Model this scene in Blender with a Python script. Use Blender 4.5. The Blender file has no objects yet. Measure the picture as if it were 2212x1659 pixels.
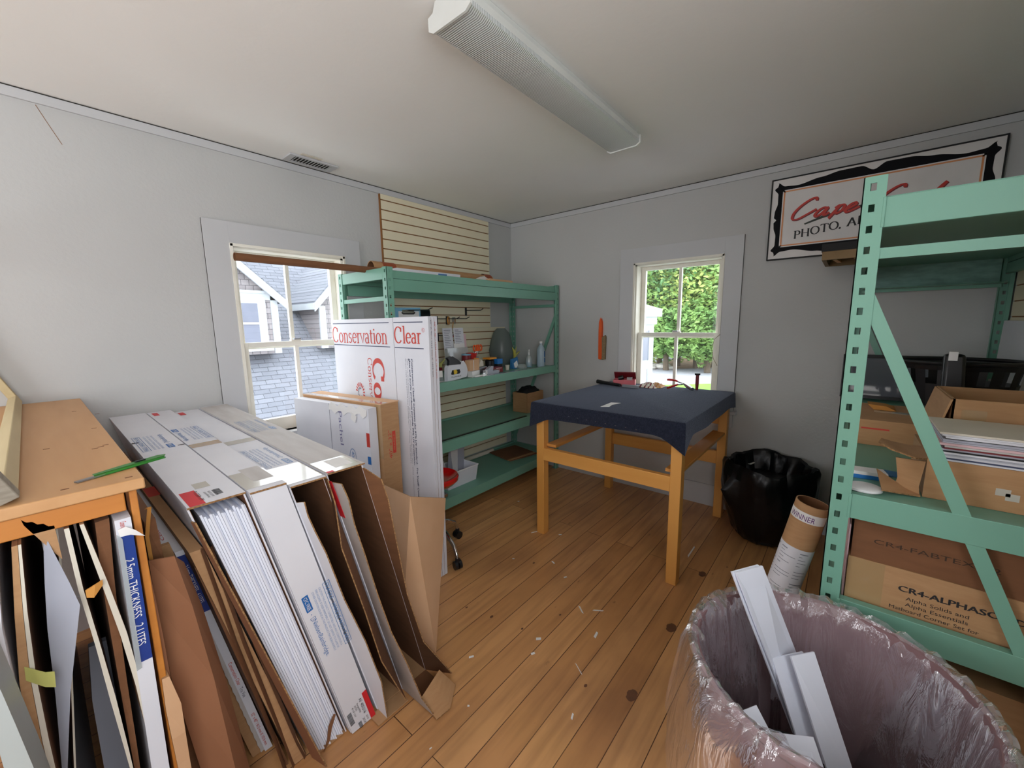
import bpy, math, random
from math import sin, cos, pi, radians, sqrt, atan2, hypot
from mathutils import Vector
random.seed(7)
C = bpy.context.scene
COL = C.collection
V = Vector

# ------------------------------------------------------------------ camera, light, exposure
CAM = V((-3.3055, -2.7602, 1.4469)); YAW, PITCH, ROLL, FPX = 0.87269, 0.14966, -0.01472, 870.59
def cam_axes():
    cy, sy = cos(YAW), sin(YAW)
    f = V((sy*cos(PITCH), cy*cos(PITCH), -sin(PITCH))); r = V((cy, -sy, 0)); u = r.cross(f)
    return r*cos(ROLL)+u*sin(ROLL), -r*sin(ROLL)+u*cos(ROLL), f
CR, CU, CF = cam_axes()
cd = bpy.data.cameras.new('camera'); cam = bpy.data.objects.new('camera', cd); COL.objects.link(cam)
cd.sensor_width = 36; cd.sensor_fit = 'HORIZONTAL'; cd.lens = FPX/2212*36; cd.clip_start = 0.02; cd.clip_end = 300
from mathutils import Matrix
cam.matrix_world = Matrix(((CR.x, CU.x, -CF.x, CAM.x), (CR.y, CU.y, -CF.y, CAM.y), (CR.z, CU.z, -CF.z, CAM.z), (0, 0, 0, 1)))
C.camera = cam
def at(px, py, ax, v):
    """the point of the plane ax = v seen at this pixel of the 2212 x 1659 photograph"""
    d = CF + CR*((px-1106)/FPX) + CU*((829.5-py)/FPX)
    i = 'xyz'.index(ax)
    return CAM + d*((v-CAM[i])/d[i])

C.view_settings.view_transform = 'Standard'; C.view_settings.look = 'None'
C.view_settings.gamma = 1; C.view_settings.use_curve_mapping = False
C.view_settings.exposure = 0.24
try:
    C.cycles.use_denoising = True; C.cycles.denoiser = 'OPENIMAGEDENOISE'
except Exception: pass
C.cycles.max_bounces = 10; C.cycles.diffuse_bounces = 6; C.cycles.transparent_max_bounces = 16
C.cycles.sample_clamp_indirect = 6.0
W = bpy.data.worlds.new('overcast_sky'); C.world = W; W.use_nodes = True
nt = W.node_tree; bg = nt.nodes['Background']
tc = nt.nodes.new('ShaderNodeTexCoord'); sx = nt.nodes.new('ShaderNodeSeparateXYZ'); rp = nt.nodes.new('ShaderNodeValToRGB')
nt.links.new(tc.outputs['Generated'], sx.inputs[0]); nt.links.new(sx.outputs['Z'], rp.inputs[0]); nt.links.new(rp.outputs[0], bg.inputs[0])
rp.color_ramp.elements[0].position = 0.0; rp.color_ramp.elements[0].color = (0.88, 0.92, 0.96, 1)
rp.color_ramp.elements[1].position = 0.6; rp.color_ramp.elements[1].color = (0.90, 0.95, 1.0, 1)
bg.inputs[1].default_value = 4.6
def area(name, loc, rot, sx_, sy_, power, col=(1, 1, 1)):
    l = bpy.data.lights.new(name, 'AREA'); l.shape = 'RECTANGLE'; l.size = sx_; l.size_y = sy_; l.energy = power; l.color = col
    o = bpy.data.objects.new(name, l); o.location = loc; o.rotation_euler = rot; COL.objects.link(o); return o
# area lamps added for daylight in two unseen windows behind the camera (window_3 and window_4)
area('window_lamp_rear', (-5.52, -1.2, 1.45), (0, -pi/2, 0), 1.25, 1.1, 17, (0.97, 0.98, 1.0))
area('window_lamp_near', (-3.75, -3.50, 1.68), (pi/2, 0, 0), 1.5, 1.0, 18, (0.96, 0.98, 1.0))
# ------------------------------------------------------------------ materials
MATS = {}
def mat(name, col, rough=0.6, metal=0.0, col2=None, scale=6.0, stretch=(1, 1, 1), mixf=0.5, bump=0.0, bscale=40.0, spec=0.5, coat=0.0, detail=4.0, emit=None):
    if name in MATS: return MATS[name]
    m = bpy.data.materials.new(name); m.use_nodes = True; n = m.node_tree; L = n.links
    b = n.nodes['Principled BSDF']
    b.inputs['Base Color'].default_value = (*col, 1); b.inputs['Roughness'].default_value = rough; b.inputs['Metallic'].default_value = metal
    b.inputs['Specular IOR Level'].default_value = spec; b.inputs['Coat Weight'].default_value = coat
    t = n.nodes.new('ShaderNodeTexCoord'); mp = n.nodes.new('ShaderNodeMapping'); mp.inputs['Scale'].default_value = stretch
    L.new(t.outputs['Object'], mp.inputs[0])
    if col2 is None: col2 = tuple(c*0.88 for c in col)
    no = n.nodes.new('ShaderNodeTexNoise'); no.inputs['Scale'].default_value = scale; no.inputs['Detail'].default_value = detail
    L.new(mp.outputs[0], no.inputs['Vector'])
    r = n.nodes.new('ShaderNodeValToRGB'); r.color_ramp.elements[0].position = 0.5-0.5*mixf; r.color_ramp.elements[1].position = 0.5+0.5*mixf
    r.color_ramp.elements[0].color = (*col, 1); r.color_ramp.elements[1].color = (*col2, 1)
    L.new(no.outputs['Fac'], r.inputs[0]); L.new(r.outputs[0], b.inputs['Base Color'])
    if bump:
        n2 = n.nodes.new('ShaderNodeTexNoise'); n2.inputs['Scale'].default_value = bscale; L.new(mp.outputs[0], n2.inputs['Vector'])
        bp = n.nodes.new('ShaderNodeBump'); bp.inputs['Strength'].default_value = bump; bp.inputs['Distance'].default_value = 0.01
        L.new(n2.outputs['Fac'], bp.inputs['Height']); L.new(bp.outputs[0], b.inputs['Normal'])
    if emit:
        b.inputs['Emission Color'].default_value = (*col, 1); b.inputs['Emission Strength'].default_value = emit
    MATS[name] = m; return m
def s(r, g, b):
    """sRGB 0-255 to linear"""
    return tuple((c/255/12.92 if c/255 <= 0.04045 else ((c/255+0.055)/1.055)**2.4) for c in (r, g, b))

mat('wall_paint', s(190, 190, 189), 0.85, col2=s(183, 183, 182), scale=1.3, bump=0.12, bscale=60)
mat('ceiling_paint', s(240, 238, 235), 0.9, col2=s(232, 230, 226), scale=0.9, bump=0.08, bscale=30)
mat('trim_paint', s(193, 193, 195), 0.5, col2=s(187, 188, 190), scale=3, bump=0.05, bscale=25)
mat('sash_paint', s(238, 236, 228), 0.5, col2=s(222, 216, 200), scale=5)
mat('gap', s(40, 36, 32), 0.9)
mat('green', s(116, 166, 146), 0.42, col2=s(107, 156, 137), scale=2.2, bump=0.03, bscale=20)
mat('green_worn', s(128, 172, 162), 0.4, col2=s(108, 146, 134), scale=14, mixf=0.3, stretch=(1, 1, 3))
mat('slat_cream', s(232, 222, 194), 0.55, col2=s(222, 212, 184), scale=2)
mat('slat_groove', s(134, 88, 42), 0.8)
mat('card_brown', s(150, 102, 72), 0.85, col2=s(138, 92, 62), scale=3, bump=0.04)
mat('tape_red', s(150, 72, 40), 0.5)
mat('pencil', s(62, 42, 26), 0.8)
mat('panel_pale', s(178, 184, 182), 0.4)
mat('card', s(178, 138, 98), 0.85, col2=s(166, 125, 86), scale=14, stretch=(1, 1, 6), bump=0.05, bscale=30)
mat('card_dark', s(122, 80, 50), 0.85, col2=s(108, 70, 42), scale=10, stretch=(1, 1, 5))  # its darkness also stands in for shade, as inside open cartons
mat('card_tan', s(208, 168, 132), 0.8, col2=s(198, 156, 118), scale=5)
mat('card_orange', s(206, 146, 70), 0.8, col2=s(190, 128, 58), scale=6)
mat('card_edge', s(168, 128, 84), 0.9, col2=s(110, 78, 48), scale=160, mixf=0.3)
mat('card_white', s(220, 220, 226), 0.6, col2=s(205, 206, 214), scale=3)
mat('card_grey', s(196, 192, 190), 0.62, col2=s(178, 172, 168), scale=9, stretch=(3, 0.5, 1))
mat('white_board', s(232, 234, 244), 0.5, col2=s(222, 226, 238), scale=2)
mat('paper', s(232, 230, 228), 0.7)
mat('paper_grey', s(176, 178, 190), 0.7)
mat('paper_pink', s(222, 186, 190), 0.7)
mat('tape', s(190, 184, 172), 0.2, coat=0.5, spec=0.6)
mat('tape_brown', s(172, 140, 100), 0.2, coat=0.7)
mat('ink_red', s(196, 60, 44), 0.6, col2=s(190, 52, 40))
mat('ink_blue', s(74, 120, 176), 0.6)
mat('ink_pale', s(132, 158, 196), 0.6)
mat('ink_navy', s(58, 66, 96), 0.6)
mat('ink_black', s(34, 32, 34), 0.6)
mat('ink_grey', s(132, 134, 146), 0.6)
mat('ink_pen', s(120, 116, 158), 0.6)
mat('ink_purple', s(104, 52, 120), 0.6)
mat('label_blue', s(30, 62, 138), 0.35, col2=s(26, 54, 126), scale=5)
mat('label_red', s(206, 34, 44), 0.5, col2=s(196, 30, 40))
mat('label_cfc', s(28, 104, 178), 0.5)
mat('pine', s(226, 168, 92), 0.42, col2=s(206, 142, 66), scale=3.5, stretch=(1, 1, 0.18), mixf=0.7)
mat('pine_x', s(214, 152, 78), 0.45, col2=s(190, 126, 58), scale=3.5, stretch=(0.3, 0.3, 5), mixf=0.7)
mat('pine_r', s(226, 168, 92), 0.42, col2=s(206, 142, 66), scale=3.5, stretch=(1, .2, 4), mixf=0.7)
mat('pine_y', s(202, 156, 108), 0.5, col2=s(184, 136, 88), scale=4.0, stretch=(5, 0.5, 5), mixf=0.7)
mat('desk_edge', s(204, 134, 58), 0.5, col2=s(176, 106, 40), scale=3.5, stretch=(0.6, 1, 8), mixf=0.8)
mat('wood_dull', s(150, 124, 88), 0.7, col2=s(126, 100, 66), scale=6)
mat('raw_wood', s(206, 190, 150), 0.7, col2=s(184, 164, 124), scale=5, stretch=(6, 0.5, 3), mixf=0.8)
mat('end_grain', s(158, 150, 136), 0.85, col2=s(118, 108, 94), scale=14, stretch=(1, 1, 7), mixf=0.5)
mat('felt', s(50, 55, 72), 0.97, col2=s(20, 22, 32), scale=90, mixf=0.9, bump=0.6, bscale=220, spec=0.1, detail=8)
MATS['felt'].node_tree.nodes['Principled BSDF'].inputs['Sheen Weight'].default_value = 0.32
MATS['felt'].node_tree.nodes['Principled BSDF'].inputs['Sheen Tint'].default_value = (0.72, 0.80, 1.0, 1)
MATS['felt'].node_tree.nodes['Principled BSDF'].inputs['Sheen Roughness'].default_value = 0.4
mat('black_plastic', s(24, 24, 27), 0.35)
mat('black_matte', s(18, 18, 20), 0.7)
mat('black_bag', s(9, 9, 12), 0.33, spec=0.3, bump=0.5, bscale=14)
mat('can', s(132, 100, 102), 0.55, col2=s(116, 86, 88), scale=5, bump=0.05)
mat('red_gloss', s(196, 14, 18), 0.15, coat=1.0)
mat('red', s(190, 38, 34), 0.4)
mat('orange', s(228, 92, 28), 0.4, col2=s(214, 80, 22))
mat('orange2', s(240, 160, 50), 0.5)
mat('yellow', s(226, 186, 30), 0.4)
mat('sticky', s(204, 196, 90), 0.7)
mat('lime', s(190, 188, 108), 0.6)
mat('blue', s(38, 120, 196), 0.4)
mat('blue_tape', s(52, 120, 176), 0.5)
mat('sky_blue', s(120, 176, 206), 0.4)
mat('green_knife', s(48, 118, 44), 0.45)
mat('steel', s(190, 190, 192), 0.25, metal=1.0)
mat('steel_dull', s(150, 152, 156), 0.4, metal=0.8)
mat('chrome', s(225, 225, 228), 0.08, metal=1.0)
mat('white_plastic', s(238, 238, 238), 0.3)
mat('fixture', s(214, 216, 212), 0.4)
mat('bristle', s(150, 128, 96), 0.9, col2=s(120, 100, 74), scale=120, mixf=0.4)
mat('pink_box', s(206, 104, 112), 0.5, col2=s(196, 88, 98))
mat('dark_red', s(120, 26, 34), 0.45)
mat('glass_grey', s(98, 100, 108), 0.06, spec=0.9, coat=1.0)
mat('bone', s(214, 206, 190), 0.6)
mat('sign_black', s(12, 12, 17), 0.6, spec=0.15)
mat('sign_white', s(226, 222, 220), 0.5)
mat('sign_orange', s(222, 148, 96), 0.5)
mat('sign_red', s(200, 50, 40), 0.5)
mat('sign_green', s(44, 52, 44), 0.5)
mat('glass_out', s(104, 108, 124), 0.3)
mat('trim_out', s(176, 181, 186), 0.6)
mat('asphalt', s(168, 170, 178), 0.95, col2=s(150, 150, 156), scale=2)
mat('lawn', s(120, 160, 62), 0.95, col2=s(96, 140, 48), scale=0.6, bump=0.3, bscale=8)
mat('leaf_litter', s(168, 128, 96), 0.95, col2=s(128, 112, 78), scale=1.2, mixf=0.4)
mat('bark', s(96, 84, 70), 0.95)
mat('stone', s(196, 192, 184), 0.9, col2=s(150, 146, 140), scale=3)
mat('porch_roof', s(176, 198, 196), 0.7)
def leafmat(name, c1, c2):
    m = mat(name, c1, 0.7, col2=c2, scale=0.7, mixf=0.4)
    return m
leafmat('leaf_a', s(140, 172, 92), s(92, 132, 70)); leafmat('leaf_b', s(186, 194, 112), s(128, 160, 80)); leafmat('leaf_c', s(108, 150, 92), s(72, 112, 70))

def brick_mat(name, c1, c2, mortar, bw, rh, mw, rough=0.8, off=0.5, grain=None, axes='XY', squash=1.0, bump=0.0, coat=0.0, wear=None):
    m = bpy.data.materials.new(name); m.use_nodes = True; n = m.node_tree; L = n.links; b = n.nodes['Principled BSDF']
    b.inputs['Roughness'].default_value = rough; b.inputs['Coat Weight'].default_value = coat; b.inputs['Coat Roughness'].default_value = 0.25
    t = n.nodes.new('ShaderNodeTexCoord'); sp = n.nodes.new('ShaderNodeSeparateXYZ'); cb = n.nodes.new('ShaderNodeCombineXYZ')
    L.new(t.outputs['Object'], sp.inputs[0]); L.new(sp.outputs[axes[0]], cb.inputs['X']); L.new(sp.outputs[axes[1]], cb.inputs['Y'])
    k = n.nodes.new('ShaderNodeTexBrick'); k.offset = off; k.squash = squash
    k.inputs['Color1'].default_value = (*c1, 1); k.inputs['Color2'].default_value = (*c2, 1); k.inputs['Mortar'].default_value = (*mortar, 1)
    k.inputs['Scale'].default_value = 1; k.inputs['Mortar Size'].default_value = mw; k.inputs['Mortar Smooth'].default_value = 0.3
    k.inputs['Brick Width'].default_value = bw; k.inputs['Row Height'].default_value = rh; k.inputs['Bias'].default_value = 0.0
    L.new(cb.outputs[0], k.inputs['Vector']); last = k.outputs['Color']
    def over(sc, stretch, lo, hi, fac, col):
        nonlocal last
        mp = n.nodes.new('ShaderNodeMapping'); mp.inputs['Scale'].default_value = stretch; L.new(cb.outputs[0], mp.inputs[0])
        no = n.nodes.new('ShaderNodeTexNoise'); no.inputs['Scale'].default_value = sc; no.inputs['Detail'].default_value = 6; L.new(mp.outputs[0], no.inputs['Vector'])
        mr = n.nodes.new('ShaderNodeMapRange'); mr.inputs['From Min'].default_value = lo; mr.inputs['From Max'].default_value = hi
        mr.inputs['To Max'].default_value = fac; L.new(no.outputs['Fac'], mr.inputs['Value'])
        mx = n.nodes.new('ShaderNodeMixRGB'); L.new(mr.outputs[0], mx.inputs['Fac']); L.new(last, mx.inputs['Color1']); mx.inputs['Color2'].default_value = (*col, 1)
        last = mx.outputs['Color']; return no
    for g in (grain or []): over(*g)
    L.new(last, b.inputs['Base Color'])
    if bump:
        bp = n.nodes.new('ShaderNodeBump'); bp.inputs['Strength'].default_value = bump; bp.inputs['Distance'].default_value = 0.004; bp.invert = True
        L.new(k.outputs['Fac'], bp.inputs['Height']); L.new(bp.outputs[0], b.inputs['Normal'])
    MATS[name] = m; return m
brick_mat('floor_planks', s(212, 158, 104), s(190, 136, 86), s(74, 46, 28), 2.6, 0.112, 0.0017, rough=0.42, off=0.37, axes='XY', bump=0.5, coat=0.25,
          grain=[(3.0, (0.7, 9, 1), 0.45, 0.75, 0.45, s(120, 76, 46)), (1.6, (1, 1.6, 1), 0.5, 0.72, 0.45, s(112, 70, 48)),
                 (2.3, (1, 1, 1), 0.52, 0.75, 0.40, s(190, 142, 84)), (9.0, (1, 2, 1), 0.70, 0.76, 0.6, s(80, 48, 32))])
brick_mat('roof_shingle', s(118, 121, 130), s(106, 109, 118), s(66, 68, 75), 0.26, 0.075, 0.005, rough=0.9, axes='XZ')
brick_mat('wall_shingle', s(146, 140, 142), s(128, 122, 124), s(84, 80, 84), 0.13, 0.10, 0.006, rough=0.9, axes='XZ')

def trans_mat(name, col, tcol, tfac, rough=0.05, gloss=0.12, diff=0.1):
    """thin clear film or pane: mostly lets light straight through, with a sheen and a little milkiness"""
    m = bpy.data.materials.new(name); m.use_nodes = True; n = m.node_tree; L = n.links; n.nodes.clear()
    o = n.nodes.new('ShaderNodeOutputMaterial'); t = n.nodes.new('ShaderNodeBsdfTransparent'); t.inputs[0].default_value = (*tcol, 1)
    g = n.nodes.new('ShaderNodeBsdfGlossy'); g.inputs['Roughness'].default_value = rough; g.inputs[0].default_value = (1, 1, 1, 1)
    d = n.nodes.new('ShaderNodeBsdfDiffuse'); d.inputs[0].default_value = (*col, 1)
    m1 = n.nodes.new('ShaderNodeMixShader'); m1.inputs[0].default_value = diff; L.new(t.outputs[0], m1.inputs[1]); L.new(d.outputs[0], m1.inputs[2])
    lw = n.nodes.new('ShaderNodeLayerWeight'); lw.inputs[0].default_value = 0.35
    ma = n.nodes.new('ShaderNodeMath'); ma.operation = 'MULTIPLY_ADD'; L.new(lw.outputs['Fresnel'], ma.inputs[0]); ma.inputs[1].default_value = gloss; ma.inputs[2].default_value = gloss*0.15
    if name == 'liner_film':
        t2 = n.nodes.new('ShaderNodeTexCoord'); n2 = n.nodes.new('ShaderNodeTexNoise'); n2.inputs['Scale'].default_value = 16; n2.inputs['Detail'].default_value = 5; n2.inputs['Distortion'].default_value = 1.2
        m3 = n.nodes.new('ShaderNodeMapping'); m3.inputs['Scale'].default_value = (1, 1, .22); L.new(t2.outputs['Object'], m3.inputs[0]); L.new(m3.outputs[0], n2.inputs['Vector']); bp = n.nodes.new('ShaderNodeBump'); bp.inputs['Strength'].default_value = 0.8; bp.inputs['Distance'].default_value = 0.02
        L.new(n2.outputs['Fac'], bp.inputs['Height']); L.new(bp.outputs[0], g.inputs['Normal']); g.inputs['Roughness'].default_value = 0.12
    m2 = n.nodes.new('ShaderNodeMixShader'); L.new(ma.outputs[0], m2.inputs[0]); L.new(m1.outputs[0], m2.inputs[1]); L.new(g.outputs[0], m2.inputs[2])
    L.new(m2.outputs[0], o.inputs[0]); MATS[name] = m; return m
trans_mat('pane', (1, 1, 1), (0.97, 0.98, 0.98), 0, 0.0, 0.10, 0.015)
trans_mat('liner_film', (0.9, 0.88, 0.95), (0.96, 0.95, 0.97), 0, 0.16, 0.45, 0.07)
trans_mat('clear_plastic', (0.85, 0.9, 0.9), (0.88, 0.9, 0.9), 0, 0.1, 0.4, 0.30)
trans_mat('clear_bag', (0.22, 0.26, 0.25), (0.7, 0.75, 0.74), 0, 0.3, 0.12, 0.5)
mat('bottle_plastic', s(170, 190, 204), 0.3)

def diffuser():
    m = bpy.data.materials.new('diffuser'); m.use_nodes = True; n = m.node_tree; L = n.links; b = n.nodes['Principled BSDF']
    b.inputs['Base Color'].default_value = (*s(196, 200, 200), 1); b.inputs['Roughness'].default_value = 0.18; b.inputs['Specular IOR Level'].default_value = 0.8
    t = n.nodes.new('ShaderNodeTexCoord'); w = n.nodes.new('ShaderNodeTexWave'); w.inputs['Scale'].default_value = 42; w.bands_direction = 'X'
    L.new(t.outputs['Object'], w.inputs['Vector']); bp = n.nodes.new('ShaderNodeBump'); bp.inputs['Strength'].default_value = 0.5; bp.inputs['Distance'].default_value = 0.003
    L.new(w.outputs['Fac'], bp.inputs['Height']); L.new(bp.outputs[0], b.inputs['Normal']); MATS['diffuser'] = m
diffuser()

# ------------------------------------------------------------------ mesh helpers
_text_cache = {}
def text_mesh(body):
    if body in _text_cache: return _text_cache[body]
    cu = bpy.data.curves.new('t', 'FONT'); cu.body = body; cu.size = 1; cu.resolution_u = 3
    o = bpy.data.objects.new('t', cu); COL.objects.link(o)
    dg = bpy.context.evaluated_depsgraph_get(); me = o.evaluated_get(dg).to_mesh()
    vs = [(v.co.x, v.co.y) for v in me.vertices]; fs = [tuple(p.vertices) for p in me.polygons]
    o.evaluated_get(dg).to_mesh_clear(); bpy.data.objects.remove(o); bpy.data.curves.remove(cu)
    xs = [v[0] for v in vs]; x0 = min(xs); w = max(xs)-x0
    _text_cache[body] = ([(v[0]-x0, v[1]) for v in vs], fs, w); return _text_cache[body]

def arc(cx, cy, rx, ry, a0, a1, n=10):
    return [(cx+rx*cos(radians(a0+(a1-a0)*i/n)), cy+ry*sin(radians(a0+(a1-a0)*i/n))) for i in range(n+1)]
SER = {  # a small roman alphabet drawn as pen strokes: (advance, strokes, foot and head serifs)
 'C': (.86, [arc(.44, .5, .36, .5, 48, 318, 18), [(.70, .96), (.70, .70)]], []),
 'o': (.60, [arc(.29, .31, .22, .31, 0, 360, 18)], []),
 'n': (.62, [[(.14, 0), (.14, .6)], [(.14, .44)]+arc(.30, .42, .16, .19, 170, 0, 8)+[(.46, 0)]], [(.14, 0), (.46, 0), (.10, .6)]),
 's': (.46, [arc(.22, .46, .14, .15, 25, 250, 8)+arc(.21, .16, .15, .16, 80, -150, 8)], []),
 'e': (.54, [[(.08, .34), (.47, .34)], arc(.28, .31, .21, .31, 6, 318, 16)], []),
 'r': (.42, [[(.14, 0), (.14, .6)], [(.14, .42)]+arc(.30, .42, .15, .18, 160, 60, 5)], [(.14, 0), (.10, .6)]),
 'v': (.52, [[(.05, .6), (.25, 0), (.45, .6)]], [(.05, .6), (.45, .6)]),
 'a': (.52, [arc(.22, .43, .15, .18, 150, 0, 8)+[(.37, .06), (.45, .0)], arc(.22, .17, .16, .17, 50, 320, 10)], []),
 't': (.38, [[(.16, .82), (.16, .14)]+arc(.26, .12, .10, .12, 180, 290, 5), [(.03, .6), (.32, .6)]], []),
 'i': (.28, [[(.14, 0), (.14, .6)], arc(.13, .83, .03, .03, 0, 360, 6)], [(.14, 0), (.10, .6)]),
 'l': (.28, [[(.14, 0), (.14, 1.04)]], [(.14, 0), (.10, 1.04)]),
 'P': (.70, [[(.16, 0), (.16, 1)], [(.16, 1), (.36, 1)]+arc(.36, .74, .24, .26, 90, -90, 10)+[(.16, .48)]], [(.16, 0), (.12, 1)]),
 'H': (.92, [[(.16, 0), (.16, 1)], [(.74, 0), (.74, 1)], [(.16, .5), (.74, .5)]], [(.16, 0), (.16, 1), (.74, 0), (.74, 1)]),
 'O': (.94, [arc(.46, .5, .38, .5, 0, 360, 22)], []),
 'T': (.80, [[(.40, 0), (.40, 1)], [(.06, .84), (.06, 1), (.74, 1), (.74, .84)]], [(.40, 0)]),
 'A': (.88, [[(.08, 0), (.42, 1)], [(.42, 1), (.76, 0)], [(.2, .35), (.64, .35)]], [(.08, 0), (.76, 0)]),
 'R': (.84, [[(.16, 0), (.16, 1)], [(.16, 1), (.38, 1)]+arc(.38, .76, .22, .24, 90, -90, 10)+[(.16, .52)], [(.38, .52), (.72, 0)]], [(.16, 0), (.74, 0)]),
 ',': (.30, [[(.12, .08), (.06, -.16)]], []), ' ': (.40, [], [])}

class MB:
    def __init__(self): self.k_ = 0; self.v = []; self.f = []; self.m = []; self.names = []
    def mi(self, m):
        if m not in self.names: self.names.append(m)
        return self.names.index(m)
    def add(self, vs, fs, m):
        b = len(self.v); self.v += [V(p) for p in vs]; k = self.mi(m)
        for f in fs: self.f.append(tuple(b+i for i in f)); self.m.append(k)
        return self
    def hexa(self, p, m):  # 4 bottom points, 4 top points
        return self.add(p, [(0, 3, 2, 1), (4, 5, 6, 7), (0, 1, 5, 4), (1, 2, 6, 5), (2, 3, 7, 6), (3, 0, 4, 7)], m)
    def box(self, x0, x1, y0, y1, z0, z1, m):
        return self.hexa([(x0, y0, z0), (x1, y0, z0), (x1, y1, z0), (x0, y1, z0), (x0, y0, z1), (x1, y0, z1), (x1, y1, z1), (x0, y1, z1)], m)
    def obox(self, o, X, Y, Z, m):  # corner and three edge vectors
        o, X, Y, Z = V(o), V(X), V(Y), V(Z)
        return self.hexa([o, o+X, o+X+Y, o+Y, o+Z, o+X+Z, o+X+Y+Z, o+Y+Z], m)
    def prism(self, poly, vec, m, side=None):
        poly = [V(p) for p in poly]; vec = V(vec); n = len(poly)
        self.add(poly+[p+vec for p in poly], [tuple(range(n)), tuple(range(2*n-1, n-1, -1))], m)
        b = len(self.v)-2*n; k = self.mi(side or m)
        for i in range(n): j = (i+1) % n; self.f.append((b+i, b+j, b+n+j, b+n+i)); self.m.append(k)
        return self
    def poly(self, pts, m): return self.add(pts, [tuple(range(len(pts)))], m)
    def tube(self, pts, r, m, n=12, caps=True, inner=None):
        pts = [V(p) for p in pts]; rs = r if isinstance(r, (list, tuple)) else [r]*len(pts)
        b = len(self.v); k = self.mi(m); up = None
        for i, p in enumerate(pts):
            d = (pts[min(i+1, len(pts)-1)]-pts[max(i-1, 0)]).normalized()
            if up is None:
                up = V((0, 0, 1)) if abs(d.z) < 0.9 else V((1, 0, 0))
            a = d.cross(up).normalized(); c = a.cross(d).normalized(); up = c
            for j in range(n): t = 2*pi*j/n; self.v.append(p+(a*cos(t)+c*sin(t))*rs[i])
        for i in range(len(pts)-1):
            for j in range(n): j2 = (j+1) % n; self.f.append((b+i*n+j, b+i*n+j2, b+(i+1)*n+j2, b+(i+1)*n+j)); self.m.append(k)
        if caps:
            self.f.append(tuple(b+j for j in range(n))); self.m.append(k)
            self.f.append(tuple(b+(len(pts)-1)*n+j for j in range(n-1, -1, -1))); self.m.append(k)
        return self
    def pipe(self, p0, p1, ro, ri, m, m_in=None, n=28, closed_end=False):  # hollow tube
        p0, p1 = V(p0), V(p1); d = (p1-p0).normalized(); up = V((0, 0, 1)) if abs(d.z) < .9 else V((1, 0, 0))
        a = d.cross(up).normalized(); c = a.cross(d); b = len(self.v)
        for p, r in ((p0, ro), (p1, ro), (p1, ri), (p0, ri)):
            for j in range(n): t = 2*pi*j/n; self.v.append(p+(a*cos(t)+c*sin(t))*r)
        for q in range(4):
            k = self.mi(m_in if (m_in and q == 2) else m)
            for j in range(n): j2 = (j+1) % n; self.f.append((b+q*n+j, b+q*n+j2, b+((q+1) % 4)*n+j2, b+((q+1) % 4)*n+j)); self.m.append(k)
        return self
    def lathe(self, prof, c, m, n=32, cap0=False, cap1=False):
        b = len(self.v); c = V(c)
        for r, z in prof:
            for j in range(n): t = 2*pi*j/n; self.v.append(c+V((r*cos(t), r*sin(t), z)))
        k = self.mi(m)
        for i in range(len(prof)-1):
            for j in range(n): j2 = (j+1) % n; self.f.append((b+i*n+j, b+i*n+j2, b+(i+1)*n+j2, b+(i+1)*n+j)); self.m.append(k)
        if cap0: self.f.append(tuple(b+j for j in range(n-1, -1, -1))); self.m.append(k)
        if cap1: self.f.append(tuple(b+(len(prof)-1)*n+j for j in range(n))); self.m.append(k)
        return self
    def sheet(self, A, B, t, m, m2=None, edge=None):
        """board between the two polylines A and B, thickened by vector t (m on the A-B face, m2 on the far face)"""
        A = [V(p) for p in A]; B = [V(p) for p in B]; n = len(A); t = V(t); b = len(self.v)
        self.v += A+B+[p+t for p in A]+[p+t for p in B]
        k1, k2, k3 = self.mi(m), self.mi(m2 or m), self.mi(edge or m)
        for i in range(n-1):
            self.f.append((b+i, b+i+1, b+n+i+1, b+n+i)); self.m.append(k1)
            self.f.append((b+2*n+i, b+3*n+i, b+3*n+i+1, b+2*n+i+1)); self.m.append(k2)
            self.f.append((b+i, b+2*n+i, b+2*n+i+1, b+i+1)); self.m.append(k3)
            self.f.append((b+n+i, b+n+i+1, b+3*n+i+1, b+3*n+i)); self.m.append(k3)
        for i in (0, n-1): self.f.append((b+i, b+n+i, b+3*n+i, b+2*n+i)); self.m.append(k3)
        return self
    def rect(self, O, X, Y, x0, x1, y0, y1, m, off=0.0006):
        O, X, Y = V(O), V(X).normalized(), V(Y).normalized(); N = X.cross(Y)*off
        return self.poly([O+X*x0+Y*y0+N, O+X*x1+Y*y0+N, O+X*x1+Y*y1+N, O+X*x0+Y*y1+N], m)
    def frame(self, O, X, Y, x0, x1, y0, y1, w, m, off=0.0006):
        for a in ((x0, x1, y0, y0+w), (x0, x1, y1-w, y1), (x0, x0+w, y0, y1), (x1-w, x1, y0, y1)): self.rect(O, X, Y, *a, m, off)
        return self
    def text(self, body, O, X, Y, x, y, h, m, w=None, off=0.0009, shear=0.0):
        self.k_ += 1; vs, fs, tw = text_mesh(body); O, X, Y = V(O), V(X).normalized(), V(Y).normalized(); N = X.cross(Y)*(off+(self.k_ % 24)*.00001)
        sy = h/0.70; sxx = sy if w is None else w/tw
        return self.add([O+X*(x+a*sxx+b*shear*sy)+Y*(y+b*sy)+N for a, b in vs], fs, m)
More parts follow.
